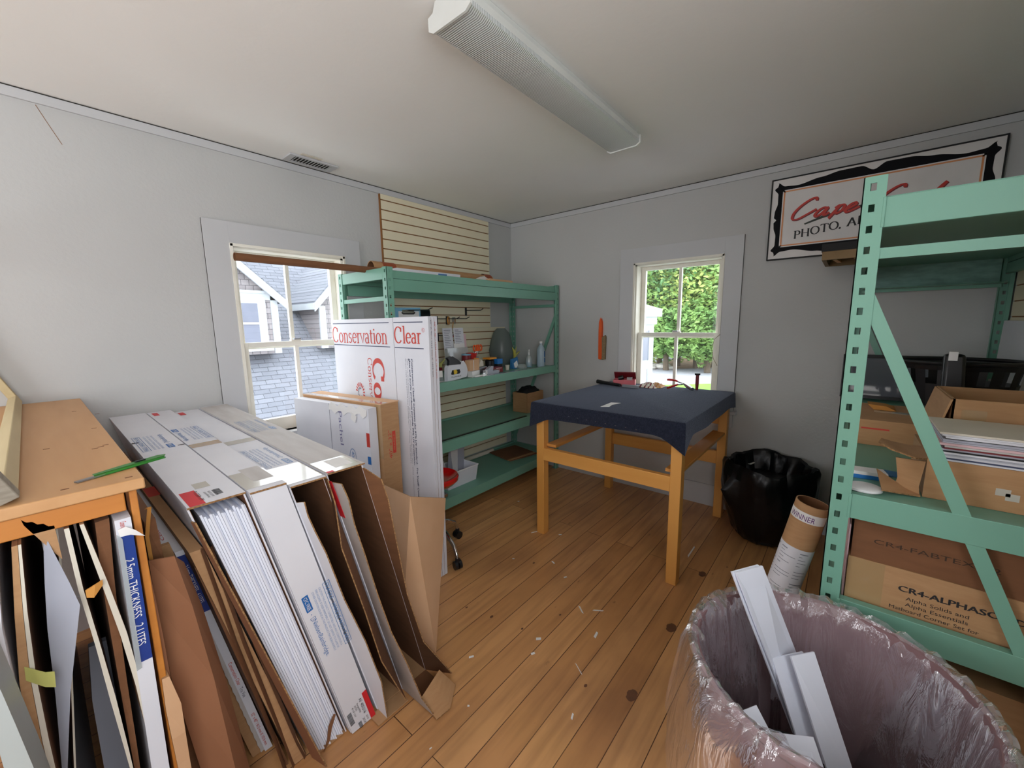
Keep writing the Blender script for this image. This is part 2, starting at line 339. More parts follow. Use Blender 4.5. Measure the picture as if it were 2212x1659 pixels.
    def stroke(self, pts, O, X, Y, thick, thin, m, off=0.0008):
        """pen line: thick where it runs up and down, thin where it runs across"""
        self.k_ += 1; O, X, Y = V(O), V(X), V(Y); N0 = X.cross(Y).normalized(); b = len(self.v); k = self.mi(m); n = len(pts)
        for i, (x, y) in enumerate(pts):
            x0, y0 = pts[max(i-1, 0)]; x1, y1 = pts[min(i+1, n-1)]; dx, dy = x1-x0, y1-y0; l = hypot(dx, dy) or 1e-6
            w = (thin+(thick-thin)*abs(dy/l)**1.3)/2; nx, ny = -dy/l*w, dx/l*w; N = N0*(off+(self.k_ % 24)*.00001+i*.000008)
            self.v += [O+X*(x+nx)+Y*(y+ny)+N, O+X*(x-nx)+Y*(y-ny)+N]
        for i in range(n-1): self.f.append((b+2*i, b+2*i+1, b+2*i+3, b+2*i+2)); self.m.append(k)
        return self
    def serif(self, word, O, X, Y, x, y, h, m, w=None, weight=0.15, thin=0.05, off=0.0009, curve=None):
        O, X, Y = V(O), V(X).normalized(), V(Y).normalized()
        tot = sum(SER[c][0] for c in word); sxx = h if w is None else w/tot; pen = 0.0
        for ch in word:
            adv, st, se = SER[ch]; cx = x+pen*sxx
            o2 = O+X*cx+Y*(y+(curve(cx-x) if curve else 0))
            for q in st: self.stroke(q, o2, X*sxx, Y*h, weight, thin, m, off)
            for (a, b) in se: self.stroke([(a-.11, b), (a+.11, b)], o2, X*sxx, Y*h, thin, thin, m, off)
            pen += adv
        return self
    def build(self, name, parent=None, origin=None, smooth=True, bevel=0.0, weld=False):
        if origin is None:
            if parent is not None: origin = root_loc(parent)
            else:
                xs = [p.x for p in self.v]; ys = [p.y for p in self.v]; zs = [p.z for p in self.v]
                origin = V(((min(xs)+max(xs))/2, (min(ys)+max(ys))/2, min(zs)))
        origin = V(origin)
        me = bpy.data.meshes.new(name); me.from_pydata([tuple(p-origin) for p in self.v], [], self.f)
        for nm in self.names: me.materials.append(MATS[nm])
        me.polygons.foreach_set('material_index', self.m)
        if smooth:
            me.polygons.foreach_set('use_smooth', [True]*len(me.polygons)); me.set_sharp_from_angle(angle=radians(32))
        me.update(); o = bpy.data.objects.new(name, me); COL.objects.link(o)
        if parent is None: o.location = origin
        else: o.parent = parent
        if bevel:
            bm = o.modifiers.new('bevel', 'BEVEL'); bm.width = bevel; bm.segments = 2; bm.limit_method = 'ANGLE'
        return o
def root_loc(o):
    while o.parent is not None: o = o.parent
    return o.location.copy()
def tag(o, label=None, cat=None, group=None, kind=None):
    if label: o['label'] = label
    if cat: o['category'] = cat
    if group: o['group'] = group
    if kind: o['kind'] = kind
    return o
def thing(name, label, cat, loc, group=None):
    o = bpy.data.objects.new(name, None); COL.objects.link(o); o.location = loc; o.empty_display_size = 0.05
    return tag(o, label, cat, group)
def struct(o): o['kind'] = 'structure'; return o
def lerp(a, b, t): return V(a)+(V(b)-V(a))*t

# ------------------------------------------------------------------ the room
XD, YC, H = -5.40, -3.375, 2.45      # rear wall, near wall (behind the right-hand rack), ceiling height
TW = 0.16
mat('knot', s(92, 60, 44), 0.45, col2=s(112, 74, 52), scale=30)
fl = MB().box(XD-TW, TW, YC-TW, TW, -0.06, 0, 'floor_planks')
for px, py, r in ((1365, 1502, .020), (1517, 1240, .019), (1450, 1356, .022), (1062, 1332, .007), (1210, 1328, .005), (1128, 1358, .005), (1265, 1481, .006), (1153, 1216, .006), (1008, 1312, .005)):   # knots in the boards
    c = at(px, py, 'z', .0004); fl.poly([c+V((1.5*r*cos(2*pi*i/16), r*sin(2*pi*i/16)*(1+.15*sin(i*2.3)), 0)) for i in range(16)], 'knot')
struct(fl.build('floor', origin=(0, 0, 0)))
struct(MB().box(XD-TW, TW, YC-TW, TW, H, H+0.05, 'ceiling_paint').build('ceiling', origin=(0, 0, H)))
W1 = (-2.505, -1.825, 0.78, 1.918)   # opening of the window in the left wall: x0, x1, z0, z1
W2 = (-2.015, -1.335, 0.78, 1.918)   # opening in the right wall: y0, y1, z0, z1
def wall_with_holes(name, mapf, a0, a1, holes, m='wall_paint'):
    mb = MB(); cuts = sorted(holes); a = a0
    def bx(u0, u1, z0, z1):
        p = mapf(u0, 0, z0); q = mapf(u1, TW, z1)
        mb.box(min(p[0], q[0]), max(p[0], q[0]), min(p[1], q[1]), max(p[1], q[1]), z0, z1, m)
    for (u0, u1, z0, z1) in cuts:
        bx(a, u0, 0, H); bx(u0, u1, 0, z0); bx(u0, u1, z1, H); a = u1
    bx(a, a1, 0, H)
    return mb
mapA = lambda u, n, z: V((u, n, z)); mapB = lambda u, n, z: V((n, u, z))
mapC = lambda u, n, z: V((u, YC-n, z)); mapD = lambda u, n, z: V((XD-n, u, z))
wl = wall_with_holes('wall_left', mapA, XD-TW, TW, [W1])
# hairline crack in the plaster high on the left wall
for a, b in (((-3.16, 2.40), (-3.135, 2.34)), ((-3.135, 2.34), (-3.10, 2.26))):
    wl.obox((a[0], -0.0008, a[1]), (0.0022, 0, 0), (0, 0.001, 0), (b[0]-a[0], 0, b[1]-a[1]), 'slat_groove')
struct(wl.build('wall_left', origin=(0, 0, 0)))
struct(wall_with_holes('wall_right', mapB, YC, 0, [W2]).build('wall_right', origin=(0, 0, 0)))
W4 = (-4.55, -2.95, 1.12, 2.22)
struct(wall_with_holes('wall_near', mapC, XD, 0, [W4]).build('wall_near', origin=(0, YC, 0)))
W3 = (-1.75, -0.6, 0.75, 2.15)
struct(wall_with_holes('wall_rear', mapD, YC, 0, [W3]).build('wall_rear', origin=(XD, 0, 0)))
# flat band under the ceiling with a dark open joint above it, and baseboards
def band(name, mapf, a0, a1, z0, z1, d, gap=False):
    mb = MB(); p = mapf(a0, 0, z0); q = mapf(a1, -d, z1)
    mb.box(min(p[0], q[0]), max(p[0], q[0]), min(p[1], q[1]), max(p[1], q[1]), z0, z1, 'trim_paint')
    if gap:
        q = mapf(a1, -d*0.9, z1+0.004)
        mb.box(min(p[0], q[0]), max(p[0], q[0]), min(p[1], q[1]), max(p[1], q[1]), z1, z1+0.0045, 'gap')
    return struct(mb.build(name))
band('trim_1', mapA, XD+0.02, -0.014, 2.405, 2.444, 0.012, True)
band('trim_2', mapB, YC+0.014, -0.002, 2.405, 2.444, 0.012, True)
band('baseboard_left', mapA, XD+0.02, -0.018, 0, 0.17, 0.016)
band('baseboard_right', mapB, YC+0.018, -0.002, 0, 0.17, 0.016)
band('baseboard_near', mapC, XD+0.02, -0.018, 0, 0.17, 0.016)

def window(name, mapf, u0, u1, z0, z1, zr=1.34, cw=0.119, full=True):
    """double-hung window, two panes over two, with flat casing, stool and apron"""
    root = bpy.data.objects.new(name, None); COL.objects.link(root); c = mapf((u0+u1)/2, 0, z0); root.location = c; root['kind'] = 'structure'
    def bx(mb, a, b, n0, n1, c0, c1, m):
        p = mapf(a, n0, c0); q = mapf(b, n1, c1)
        mb.box(min(p[0], q[0]), max(p[0], q[0]), min(p[1], q[1]), max(p[1], q[1]), c0, c1, m)
    mb = MB()
    bx(mb, u0-cw, u0, -0.018, -0.001, z0-0.01, z1+cw, 'trim_paint'); bx(mb, u1, u1+cw, -0.018, -0.001, z0-0.01, z1+cw, 'trim_paint')
    bx(mb, u0, u1, -0.018, -0.001, z1, z1+cw, 'trim_paint')
    bx(mb, u0-cw-.0012, u1+cw+.0012, -0.006, -0.001, z0-0.01, z1+cw+.0012, 'gap') if False else None
    for a, b, c0, c1 in ((u0-cw-.0012, u0-cw, z0, z1+cw), (u1+cw, u1+cw+.0012, z0, z1+cw), (u0-cw, u1+cw, z1+cw, z1+cw+.0012)): bx(mb, a, b, -0.008, -0.001, c0, c1, 'gap')
    # narrow stop bead round the opening
    for a, b, c0, c1 in ((u0-0.002, u0+0.014, z0, z1), (u1-0.014, u1+0.002, z0, z1), (u0, u1, z1-0.014, z1+0.002)): bx(mb, a, b, -0.024, -0.018, c0, c1, 'sash_paint')
    mb.build('casing', root, bevel=0.002)
    mb = MB(); bx(mb, u0-cw-0.025, u1+cw+0.025, -0.055, 0.05, z0-0.025, z0, 'trim_paint'); mb.build('stool', root, bevel=0.003)
    mb = MB(); bx(mb, u0-cw, u1+cw, -0.018, -0.001, z0-0.13, z0-0.026, 'trim_paint'); mb.build('apron', root, bevel=0.002)
    mb = MB()
    bx(mb, u0, u0+0.022, 0, TW, z0, z1, 'sash_paint'); bx(mb, u1-0.022, u1, 0, TW, z0, z1, 'sash_paint'); bx(mb, u0, u1, 0, TW, z1-0.022, z1, 'sash_paint')
    bx(mb, u0, u1, 0.05, TW+0.03, z0-0.03, z0+0.006, 'sash_paint'); mb.build('jamb', root)
    for nm, n0, a0, a1, rb in (('upper_sash', 0.095, zr-0.03, z1-0.022, 0.03), ('lower_sash', 0.05, z0+0.006, zr+0.012, 0.075)):
        e0, e1 = u0+0.022, u1-0.022; sw = 0.036; mb = MB()
        bx(mb, e0, e0+sw, n0, n0+0.035, a0, a1, 'sash_paint'); bx(mb, e1-sw, e1, n0, n0+0.035, a0, a1, 'sash_paint')
        bx(mb, e0+sw, e1-sw, n0, n0+0.035, a0, a0+rb, 'sash_paint'); bx(mb, e0+sw, e1-sw, n0, n0+0.035, a1-0.03, a1, 'sash_paint')
        sash = mb.build(nm, root, bevel=0.002)
        mb = MB(); um = (u0+u1)/2; bx(mb, um-0.011, um+0.011, n0+0.004, n0+0.031, a0+rb, a1-0.03, 'sash_paint'); mb.build('muntin', sash)
        for a, b in ((e0+sw, um-0.011), (um+0.011, e1-sw)):
            mb = MB(); bx(mb, a, b, n0+0.016, n0+0.018, a0+rb, a1-0.03, 'pane'); mb.build('pane', sash)
    mb = MB(); um = (u0+u1)/2; bx(mb, um-0.03, um+0.03, 0.055, 0.085, zr+0.012, zr+0.022, 'sash_paint'); bx(mb, um-0.012, um+0.03, 0.05, 0.075, zr+0.022, zr+0.03, 'steel_dull'); mb.build('sash_lock', root)
    return root
window('window_1', mapA, *W1); window('window_2', mapB, *W2)
for nm, w, mf in (('window_3', W3, mapD), ('window_4', W4, mapC)):
    root = bpy.data.objects.new(nm, None); COL.objects.link(root); root.location = mf((w[0]+w[1])/2, 0, w[2]); root['kind'] = 'structure'
    mb = MB()
    for a, b, c0, c1 in ((w[0]-.1, w[0], w[2]-.1, w[3]+.1), (w[1], w[1]+.1, w[2]-.1, w[3]+.1), (w[0], w[1], w[3], w[3]+.1), (w[0], w[1], w[2]-.1, w[2])):
        p = mf(a, -.001, c0); q = mf(b, -.02, c1); mb.box(min(p[0], q[0]), max(p[0], q[0]), min(p[1], q[1]), max(p[1], q[1]), c0, c1, 'trim_paint')
    mb.build('casing', root)
# thin looped wire on the right window
p = [at(1556, 722, 'x', -0.03), at(1543, 733, 'x', -0.03), at(1537, 755, 'x', -0.03), at(1541, 775, 'x', -0.03), at(1549, 790, 'x', -0.03)]
tag(MB().tube(p, 0.0016, 'bristle', n=6).build('wire'), 'thin brown wire bowed across the right side of the window behind the table', 'wire')

# ceiling light
L0, L1, Y0, Y1 = -2.352, -1.115, -1.822, -1.640
t = thing('ceiling_light', 'long white ribbed fluorescent light on the ceiling, switched off', 'ceiling light', ((L0+L1)/2, (Y0+Y1)/2, H-0.09))
mb = MB(); prof = [(Y0+.02, H-.001), (Y1-.02, H-.001), (Y1-.012, H-.03), (Y1, H-.038), (Y1-.004, H-.06), (Y0+.004, H-.06), (Y0, H-.038), (Y0+.012, H-.03)]
mb.prism([(L0+.01, y, z) for y, z in prof], (L1-L0-.02, 0, 0), 'fixture'); mb.build('housing', t)
mb = MB(); prof = [(Y1-.004, H-.045), (Y1-.003, H-.072), (Y1-.02, H-.082), (Y0+.02, H-.082), (Y0+.003, H-.072), (Y0+.004, H-.045)]
mb.prism([(L0+.004, y, z) for y, z in prof], (L1-L0-.008, 0, 0), 'diffuser'); mb.build('diffuser', t)
for x in (L0-.004, L1-.004):
    mb = MB(); prof = [(Y0+.03, H-.002), (Y1-.03, H-.002), (Y1-.018, H-.03), (Y1+.006, H-.036), (Y1+.004, H-.075), (Y1-.018, H-.088), (Y0+.018, H-.088), (Y0-.004, H-.075), (Y0-.006, H-.036), (Y0+.018, H-.03)]
    mb.prism([(x, y, z) for y, z in prof], (.008, 0, 0), 'fixture'); mb.build('end_cap', t)
# ceiling vent
t = thing('ceiling_vent', 'small white slotted air vent in the ceiling near the left wall', 'vent', (-2.04, -0.105, H-.012))
mb = MB(); mb.box(-2.19, -1.90, -.168, -.148, H-.010, H-.001, 'trim_paint').box(-2.19, -1.90, -.062, -.042, H-.010, H-.001, 'trim_paint').box(-2.19, -2.155, -.148, -.062, H-.010, H-.001, 'trim_paint').box(-1.935, -1.90, -.148, -.062, H-.010, H-.001, 'trim_paint'); mb.build('frame', t)
MB().box(-2.155, -1.935, -.148, -.062, H-.003, H-.001, 'gap').build('backing', t)
mb = MB()
for i in range(12): x = -2.148+i*.0185; mb.obox((x, -.148, H-.010), (.004, 0, 0), (0, .086, 0), (.004, 0, .006), 'trim_paint')
mb.build('slats', t)
tag(MB().obox((-2.14, -.205, H-.0045), (.12, 0, 0), (0, .022, 0), (0, 0, .003), 'bone').build('cardboard_shim'), 'thin pale strip stuck on the ceiling beside the air vent', 'strip')

# slatwall: upper sheet and the wider lower sheet
def slat(name, x0, x1, z0, z1, zs, label):
    t = thing(name, label, 'slatwall', ((x0+x1)/2, -.012, z0)); mb = MB(); zz = [z0]+sorted(zs)+[z1]
    for a, b in zip(zz[:-1], zz[1:]):
        mb.box(x0, x1, -.019, -.0015, a+(.0042 if a != z0 else 0), b-(.0042 if b != z1 else 0), 'slat_cream')
    mb.build('panel', t)
    mb = MB(); mb.box(x0+.001, x1-.001, -.011, -.0012, z0, z1, 'slat_groove')
    mb.box(x0-.006, x0, -.019, -.001, z0, z1, 'slat_groove'); mb.build('core', t)
    return t
G0, GS = 2.362, 0.0696
ZL = 1.412
slat('slatwall', -1.512, -0.353, ZL, 2.402, [G0-i*GS for i in range(-0, 14) if G0-i*GS > ZL+.02], 'cream slatwall panel on the left wall, reaching up to the ceiling above the green rack')
slat('slatwall', -1.512, -0.140, 0.19, ZL-.001, [ZL-.042-i*GS for i in range(0, 17)], 'wider cream slatwall panel on the left wall behind the lower shelves of the far rack')

# ------------------------------------------------------------------ pallet-style racks
def post_mesh(cx, cy, sx_, sy_, h=1.794, w=0.045):
    """slotted corner post; sx_, sy_ point to the outside of the rack"""
    mb = MB(); t = .0025; P = .0508; z = 0.0
    ox = cx; oy = cy  # outer corner
    def plate(axis):
        segs = [(0, .014), (.014+.012, w)]
        for a, b in segs:
            if axis == 'x': mb.box(min(ox-sx_*a, ox-sx_*b), max(ox-sx_*a, ox-sx_*b), min(oy, oy-sy_*t), max(oy, oy-sy_*t), 0, h, 'green')
            else: mb.box(min(ox, ox-sx_*t), max(ox, ox-sx_*t), min(oy-sy_*a, oy-sy_*b), max(oy-sy_*a, oy-sy_*b), 0, h, 'green')
        zz = 0.0; k = 0
        while zz < h-.001:
            z1 = min(zz+P-.018, h)
            if axis == 'x': mb.box(min(ox-sx_*.014, ox-sx_*.026), max(ox-sx_*.014, ox-sx_*.026), min(oy, oy-sy_*t), max(oy, oy-sy_*t), zz, z1, 'green')
            else: mb.box(min(ox, ox-sx_*t), max(ox, ox-sx_*t), min(oy-sy_*.014, oy-sy_*.026), max(oy-sy_*.014, oy-sy_*.026), zz, z1, 'green')
            zz += P
    plate('x'); plate('y')
    # inner returns
    mb.box(min(ox-sx_*w, ox-sx_*(w-t)), max(ox-sx_*w, ox-sx_*(w-t)), min(oy-sy_*t, oy-sy_*.016), max(oy-sy_*t, oy-sy_*.016), 0, h, 'green')
    mb.box(min(ox-sx_*t, ox-sx_*.016), max(ox-sx_*t, ox-sx_*.016), min(oy-sy_*w, oy-sy_*(w-t)), max(oy-sy_*w, oy-sy_*(w-t)), 0, h, 'green')
    return mb
def rack(label, x0, x1, y0, y1, levels, fronts, diag_from_front, far_h=None):
    """levels: (top z, height, step, deck material). The aisle side is y0 for sign -1, y1 for sign +1 (fronts)."""
    t = thing('storage_rack', label, 'rack', ((x0+x1)/2, (y0+y1)/2, 0))
    for x, sxx in ((x0, -1), (x1, 1)):
        for y, syy in ((y0, -1), (y1, 1)):
            post_mesh(x, y, sxx, syy).build('post', t, smooth=False)
    w = .045
    for li, (z, hh, step, deck, zs, hs) in enumerate(levels):
        for y, sg in ((y0, 1), (y1, -1)):
            mb = MB(); a = y+sg*.004; b = y+sg*.034
            xa, xb = x0+.018, x1-.018
            if step:
                mb.box(xa+.03, xb-.03, min(a+sg*.010, b), max(a+sg*.010, b), z-step, z, 'green')
                mb.box(xa+.03, xb-.03, min(a, b), max(a, b), z-hh, z-step-.003, 'green')
            else:
                mb.box(xa+.03, xb-.03, min(a, b), max(a, b), z-hh, z, 'green')
                mb.box(xa+.03, xb-.03, min(b, b+sg*.018), max(b, b+sg*.018), z-hh, z-hh+.003, 'green')
            mb.box(xa, xa+.028, min(y+sg*.003, y+sg*.006), max(y+sg*.003, y+sg*.006), z-hh-.01, z+.004, 'green')
            mb.box(xb-.028, xb, min(y+sg*.003, y+sg*.006), max(y+sg*.003, y+sg*.006), z-hh-.01, z+.004, 'green')
            mb.build('long_beam', t, bevel=.0015)
        for x, sg in ((x0, 1), (x1, -1)):
            hx = hs if not (far_h and x == x1 and li == 0) else far_h
            mb = MB(); a, b = x+sg*.003, x+sg*.028
            m_ = 'green_worn' if (far_h and x == x1 and li == 0) else 'green'
            mb.box(min(a, b), max(a, b), y0+.0455, y1-.0455, zs-hx, zs, m_); mb.box(min(x-sg*.001, x+sg*.003), max(x-sg*.001, x+sg*.003), y0+.0405, y0+.0475, zs-hx, zs, m_).box(min(x-sg*.001, x+sg*.003), max(x-sg*.001, x+sg*.003), y1-.0475, y1-.0405, zs-hx, zs, m_)
            if far_h and x == x1 and li == 0: mb.box(x-.14, x-.028, y0+.036, y1-.036, zs-hx, zs-hx+.004, 'green')
            mb.build('end_beam', t, bevel=.0015)
        zd = z-.012 if deck != 'none' else None
        if zd: MB().box(x0+.03, x1-.03, y0+.036, y1-.036, zd-.012, zd, deck).build('shelf_deck', t)
    for x, sg in ((x0, 1), (x1, -1)):
        a, b = x+sg*.004, x+sg*.018
        MB().box(min(a, b), max(a, b), y0+w-.01, y1-w+.01, 1.594, 1.620, 'green').build('brace', t)
        f = y0+.03 if fronts < 0 else y1-.03; bk = y1-.03 if fronts < 0 else y0+.03
        sgn = 1 if bk > f else -1
        zt = 1.545; L = abs(bk-f); zb = zt-2.42*L
        wv = .034
        if x == x0 and fronts < 0: a, b = x+.005, x+.016
        mb = MB(); p = [(a, f, zt), (a, f, zt-wv*2.3), (a, bk, max(zb-wv*2.3, .02)), (a, bk, zb)]
        mb.prism(p, (b-a, 0, 0), 'green'); mb.build('diagonal_brace', t)
    for x in (x0, x1):
        for y in (y0, y1):
            sxx = 1 if x == x0 else -1; syy = 1 if y == y0 else -1
            MB().box(min(x-sxx*.004, x+sxx*.05), max(x-sxx*.004, x+sxx*.05), min(y-syy*.004, y+syy*.05), max(y-syy*.004, y+syy*.05), 0, .004, 'green').build('foot_plate', t)
    return t
rack('green steel rack with slotted posts standing in the far corner beside the slatwall', -1.884, -.024, -.602, -.022,
     [(1.776, .124, .048, 'green', 1.790, .068), (1.042, .066, 0, 'green', 1.03, .066), (.612, .080, 0, 'green', .60, .070), (.184, .078, 0, 'green', .175, .070)], -1, True)
rack('mint green steel rack at the right edge, its diagonal end brace facing the room', -1.910, -.050, -3.366, -2.752,
     [(1.760, .100, .048, 'green', 1.741, .072), (.976, .080, 0, 'green', .971, .070), (.640, .080, 0, 'green', .655, .072), (.20, .078, 0, 'green', .20, .070)], 1, True, far_h=.130)

# ------------------------------------------------------------------ outside
ZG = -3.0
def outdoors():
    struct(MB().poly([(0.6, -60, ZG), (120, -60, ZG), (120, 90, ZG), (0.6, 90, ZG)], 'asphalt').build('ground_drive', origin=(30, 0, ZG)))
    o = MB().poly([at(1370, 833, 'z', ZG+.03), at(1515, 829, 'z', ZG+.03), at(1700, 824, 'z', ZG+.03), (8, -14, ZG+.03), (6, 0, ZG+.03)], 'lawn').build('ground_lawn'); struct(o)
    a = at(1360, 797, 'z', ZG+.03); b = at(1640, 791, 'z', ZG+.03)
    o = MB().poly([a, at(1480, 796, 'z', ZG+.03), b, b+V((30, 0, 0)), a+V((30, 0, 0))], 'leaf_litter').build('ground_leaves'); struct(o)
    struct(MB().poly([(-40, 3.0, ZG), (0.5, 3.0, ZG), (0.5, 40, ZG), (-40, 40, ZG)], 'asphalt').build('ground_yard'))
    # trees: trunk and a crown of leaf cards turned every way
    def crown(mb, c, rx, rz, n, m, sz):
        c = V(c); k = mb.mi(m)
        for _ in range(n):
            d = V((random.gauss(0, 1), random.gauss(0, 1), random.gauss(0, 1))).normalized()*(random.random()**.22)
            bump = 1+.22*sin(d.x*6+c.x)*cos(d.z*7+c.y)+.12*sin(d.y*13)
            p = c+V((d.x*rx*bump, d.y*rx*bump, d.z*rz*bump))
            a = V((random.gauss(0, 1), random.gauss(0, 1), random.gauss(0, .5))).normalized(); q = a.cross(V((random.gauss(0, 1), random.gauss(0, 1), random.gauss(0, 1)))).normalized()
            s1 = sz*(.6+random.random()*.8); b = len(mb.v)
            mb.v += [p-a*s1, p+q*s1*.5, p+a*s1, p-q*s1*.5]; mb.f.append((b, b+1, b+2, b+3)); mb.m.append(k)
    kinds = [('leaf_a', 'mid green'), ('leaf_b', 'yellowish green'), ('leaf_c', 'dark green')]
    where = ['leftmost, behind the porch roof', 'left of the window bar', 'just behind the window bar', 'right of the window bar', 'near the right window jamb', 'rightmost, half hidden by the casing', 'in the back row on the left', 'in the back row on the right', 'low in front on the left', 'low in front on the right']
    spots = [(1385, 40, 0, 4.6, 9), (1425, 42, 1, 4.2, 8), (1465, 41, 2, 4.4, 9.5), (1505, 40, 1, 4.0, 8), (1545, 42, 1, 4.4, 10), (1590, 41, 0, 4.6, 9), (1440, 50, 2, 7, 12), (1535, 50, 0, 7, 13), (1440, 37, 0, 2.4, 3.6), (1530, 37, 0, 2.6, 4.0)]
    for i, (px, d, k, r, hz) in enumerate(spots):
        p = at(px, 760, 'x', d-3.3); p.z = ZG
        t = thing('tree', '%s leafy tree beyond the drive, %s' % (kinds[k][1], where[i]), 'tree', p, 'trees beyond the drive')
        MB().tube([p, p+V((.1, .1, hz*.5)), p+V((.2, 0, hz*.9))], [.28, .2, .08], 'bark', n=8).build('trunk', t)
        mb = MB(); crown(mb, p+V((0, 0, hz*.62+1.2)), r, hz*.62, 6500, kinds[k][0], .21); crown(mb, p+V((r*.4, .5, hz*.35+1)), r*.8, hz*.3, 2400, kinds[k][0], .20)
        mb.build('crown', t, smooth=False)
    for i, (px, py) in enumerate(((1408, 797), (1418, 796), (1432, 797), (1444, 798))):
        p = at(px, py, 'z', ZG); r = .5+.12*(i % 3); mb = MB()
        mb.lathe([(r*.7, 0), (r, r*.25), (r*.8, r*.6), (r*.3, r*.75)], p, 'stone', n=9, cap0=True, cap1=True)
        tag(mb.build('boulder'), 'pale boulder at the foot of the trees, %s of the four' % ('leftmost', 'second from the left', 'second from the right', 'rightmost')[i], 'boulder', 'boulders edging the drive')
    # white porch tower left in the right window
    xb = 4.0; xf = 6.4; R_ = at(1413, 700, 'x', xf).y; eav = at(1431, 665, 'x', xf+.15).y; zt = at(1413, 684, 'x', xf).z; ze = at(1431, 668, 'x', xf).z
    t = thing('porch_building', 'white trimmed building corner with a pale hipped roof outside the far window', 'building', (xb, R_+1, ZG))
    mb = MB().box(xb, xf, R_, R_+3, ZG, zt, 'trim_out'); mb.box(xb-.06, xf+.05, R_-.05, R_+3, zt-.18, zt, 'trim_out'); mb.build('wall', t)
    mb = MB().box(xb-.14, xf+.15, eav, R_+3.1, zt, ze, 'trim_out'); mb.build('cornice', t)
    mb = MB(); c = V((xb+1.2, R_+1.5, ze+.62))
    q = [V((xb-.16, eav-.02, ze)), V((xf+.17, eav-.02, ze)), V((xf+.17, R_+3.2, ze)), V((xb-.16, R_+3.2, ze))]
    for i in range(4): mb.poly([q[i], q[(i+1) % 4], c], 'porch_roof')
    mb.build('roof', t)
    for k_, zz in enumerate((zt-1.0, zt-1.9)):
        mb = MB().box(xf-1.05, xf-.35, R_-.02, R_+.01, zz, zz+(.66 if k_ == 0 else .35), 'glass_out'); f = mb.build('window', t)
        MB().box(xf-.35, xf-.28, R_-.035, R_-.005, zz-.02, zz+.68, 'trim_out').build('window_frame', f)
    # shingled house across from the left window
    yh = 5.0
    def A(px, py, y=yh): return at(px, py, 'y', y)
    t = thing('shingled_house', 'grey shingled house with white trimmed dormers outside the left window', 'house', (0, yh, ZG))
    # main roof slope, rising away from us
    z_e = A(560, 890).z-.6; mb = MB()
    x0_, x1_ = -4.5, 3.2; rise = 1.05
    def roofpt(x, y): return V((x, y, z_e+(y-(yh-.35))*rise))
    mb.prism([roofpt(x0_, yh-.35), roofpt(x1_, yh-.35), roofpt(x1_, yh+3.2), roofpt(x0_, yh+3.2)], (0, .03, -.08), 'roof_shingle'); mb.build('roof', t)
    MB().box(x0_, x1_, yh-.37, yh-.30, z_e-.2, z_e-.01, 'trim_out').build('gutter', t)
    MB().box(x0_, x1_, yh+.1, yh+3.4, ZG, z_e-.12, 'wall_shingle').build('wall', t)
    # dormer with the window, on the left
    d1y = yh+.75
    def D(px, py): return A(px, py, d1y)
    pk = D(500, 556); rb = D(618, 655); zb = D(560, 765).z; xr = D(600, 700).x; hw = xr-pk.x
    xl = pk.x-hw; zeave = D(600, 640).z
    mb = MB().prism([(xl, d1y, zb), (xr, d1y, zb), (xr, d1y, zeave), (pk.x, d1y, pk.z-.1), (xl, d1y, zeave)], (0, 3.0, 0), 'wall_shingle'); g = mb.build('dormer', t)
    mb = MB(); ov = .14
    for sg in (1, -1):
        e = V((pk.x+sg*(rb.x-pk.x), 0, rb.z)); p0 = V((pk.x, d1y-ov, pk.z)); p1 = V((e.x, d1y-ov, e.z))
        mb.prism([p0, p1, p1+V((0, 3.6, 0)), p0+V((0, 3.6, 0))], (0, 0, .04), 'roof_shingle')
    mb.build('dormer_roof', t)
    mb = MB()
    for sg in (1, -1):
        e = V((pk.x+sg*(rb.x-pk.x), 0, rb.z)); p0 = V((pk.x, d1y-ov-.02, pk.z)); p1 = V((e.x, d1y-ov-.02, e.z))
        mb.prism([p0, p1, p1-V((0, 0, .16)), p0-V((0, 0, .16))], (0, .05, 0), 'trim_out')
    mb.box(xl, xr+.03, d1y-.03, d1y, D(560, 648).z, D(560, 628).z, 'trim_out'); mb.box(xl, xr+.02, d1y-.05, d1y-.03, D(560, 634).z, D(560, 628).z, 'trim_out')
    mb.box(xr-.10, xr+.02, d1y-.03, d1y+.1, zb, zeave, 'trim_out'); mb.build('dormer_trim', t)
    wx0, wx1 = D(505, 700).x, D(558, 700).x; wz0, wz1 = D(530, 742).z, D(530, 655).z
    mb = MB().box(wx0-.1, wx1+.14, d1y-.04, d1y-.005, wz0-.1, wz1+.12, 'trim_out'); mb.box(wx0-.16, wx1+.2, d1y-.09, d1y-.005, wz0-.15, wz0-.08, 'trim_out'); fr = mb.build('dormer_window', t)
    mb = MB().box(wx0, wx1, d1y-.05, d1y-.04, wz0, wz1, 'glass_out'); mb.build('pane', fr)
    MB().box(wx0, wx1, d1y-.065, d1y-.05, (wz0+wz1)/2-.02, (wz0+wz1)/2+.02, 'trim_out').build('meeting_rail', fr)
    # second dormer, on the right
    d2y = yh+.9
    def E_(px, py): return A(px, py, d2y)
    ev = E_(672, 655); rk = E_(712, 608); sl = (rk.z-ev.z)/(rk.x-ev.x); xl2 = E_(692, 700).x; wdt = 1.5; pkx = xl2+wdt/2; pkz = ev.z+(pkx-ev.x)*sl
    zb2 = E_(700, 752).z
    mb = MB().prism([(xl2, d2y, zb2), (xl2+wdt, d2y, zb2), (xl2+wdt, d2y, ev.z), (pkx, d2y, pkz-.15), (xl2, d2y, ev.z)], (0, 2.6, 0), 'wall_shingle'); mb.build('dormer', t)
    mb = MB()
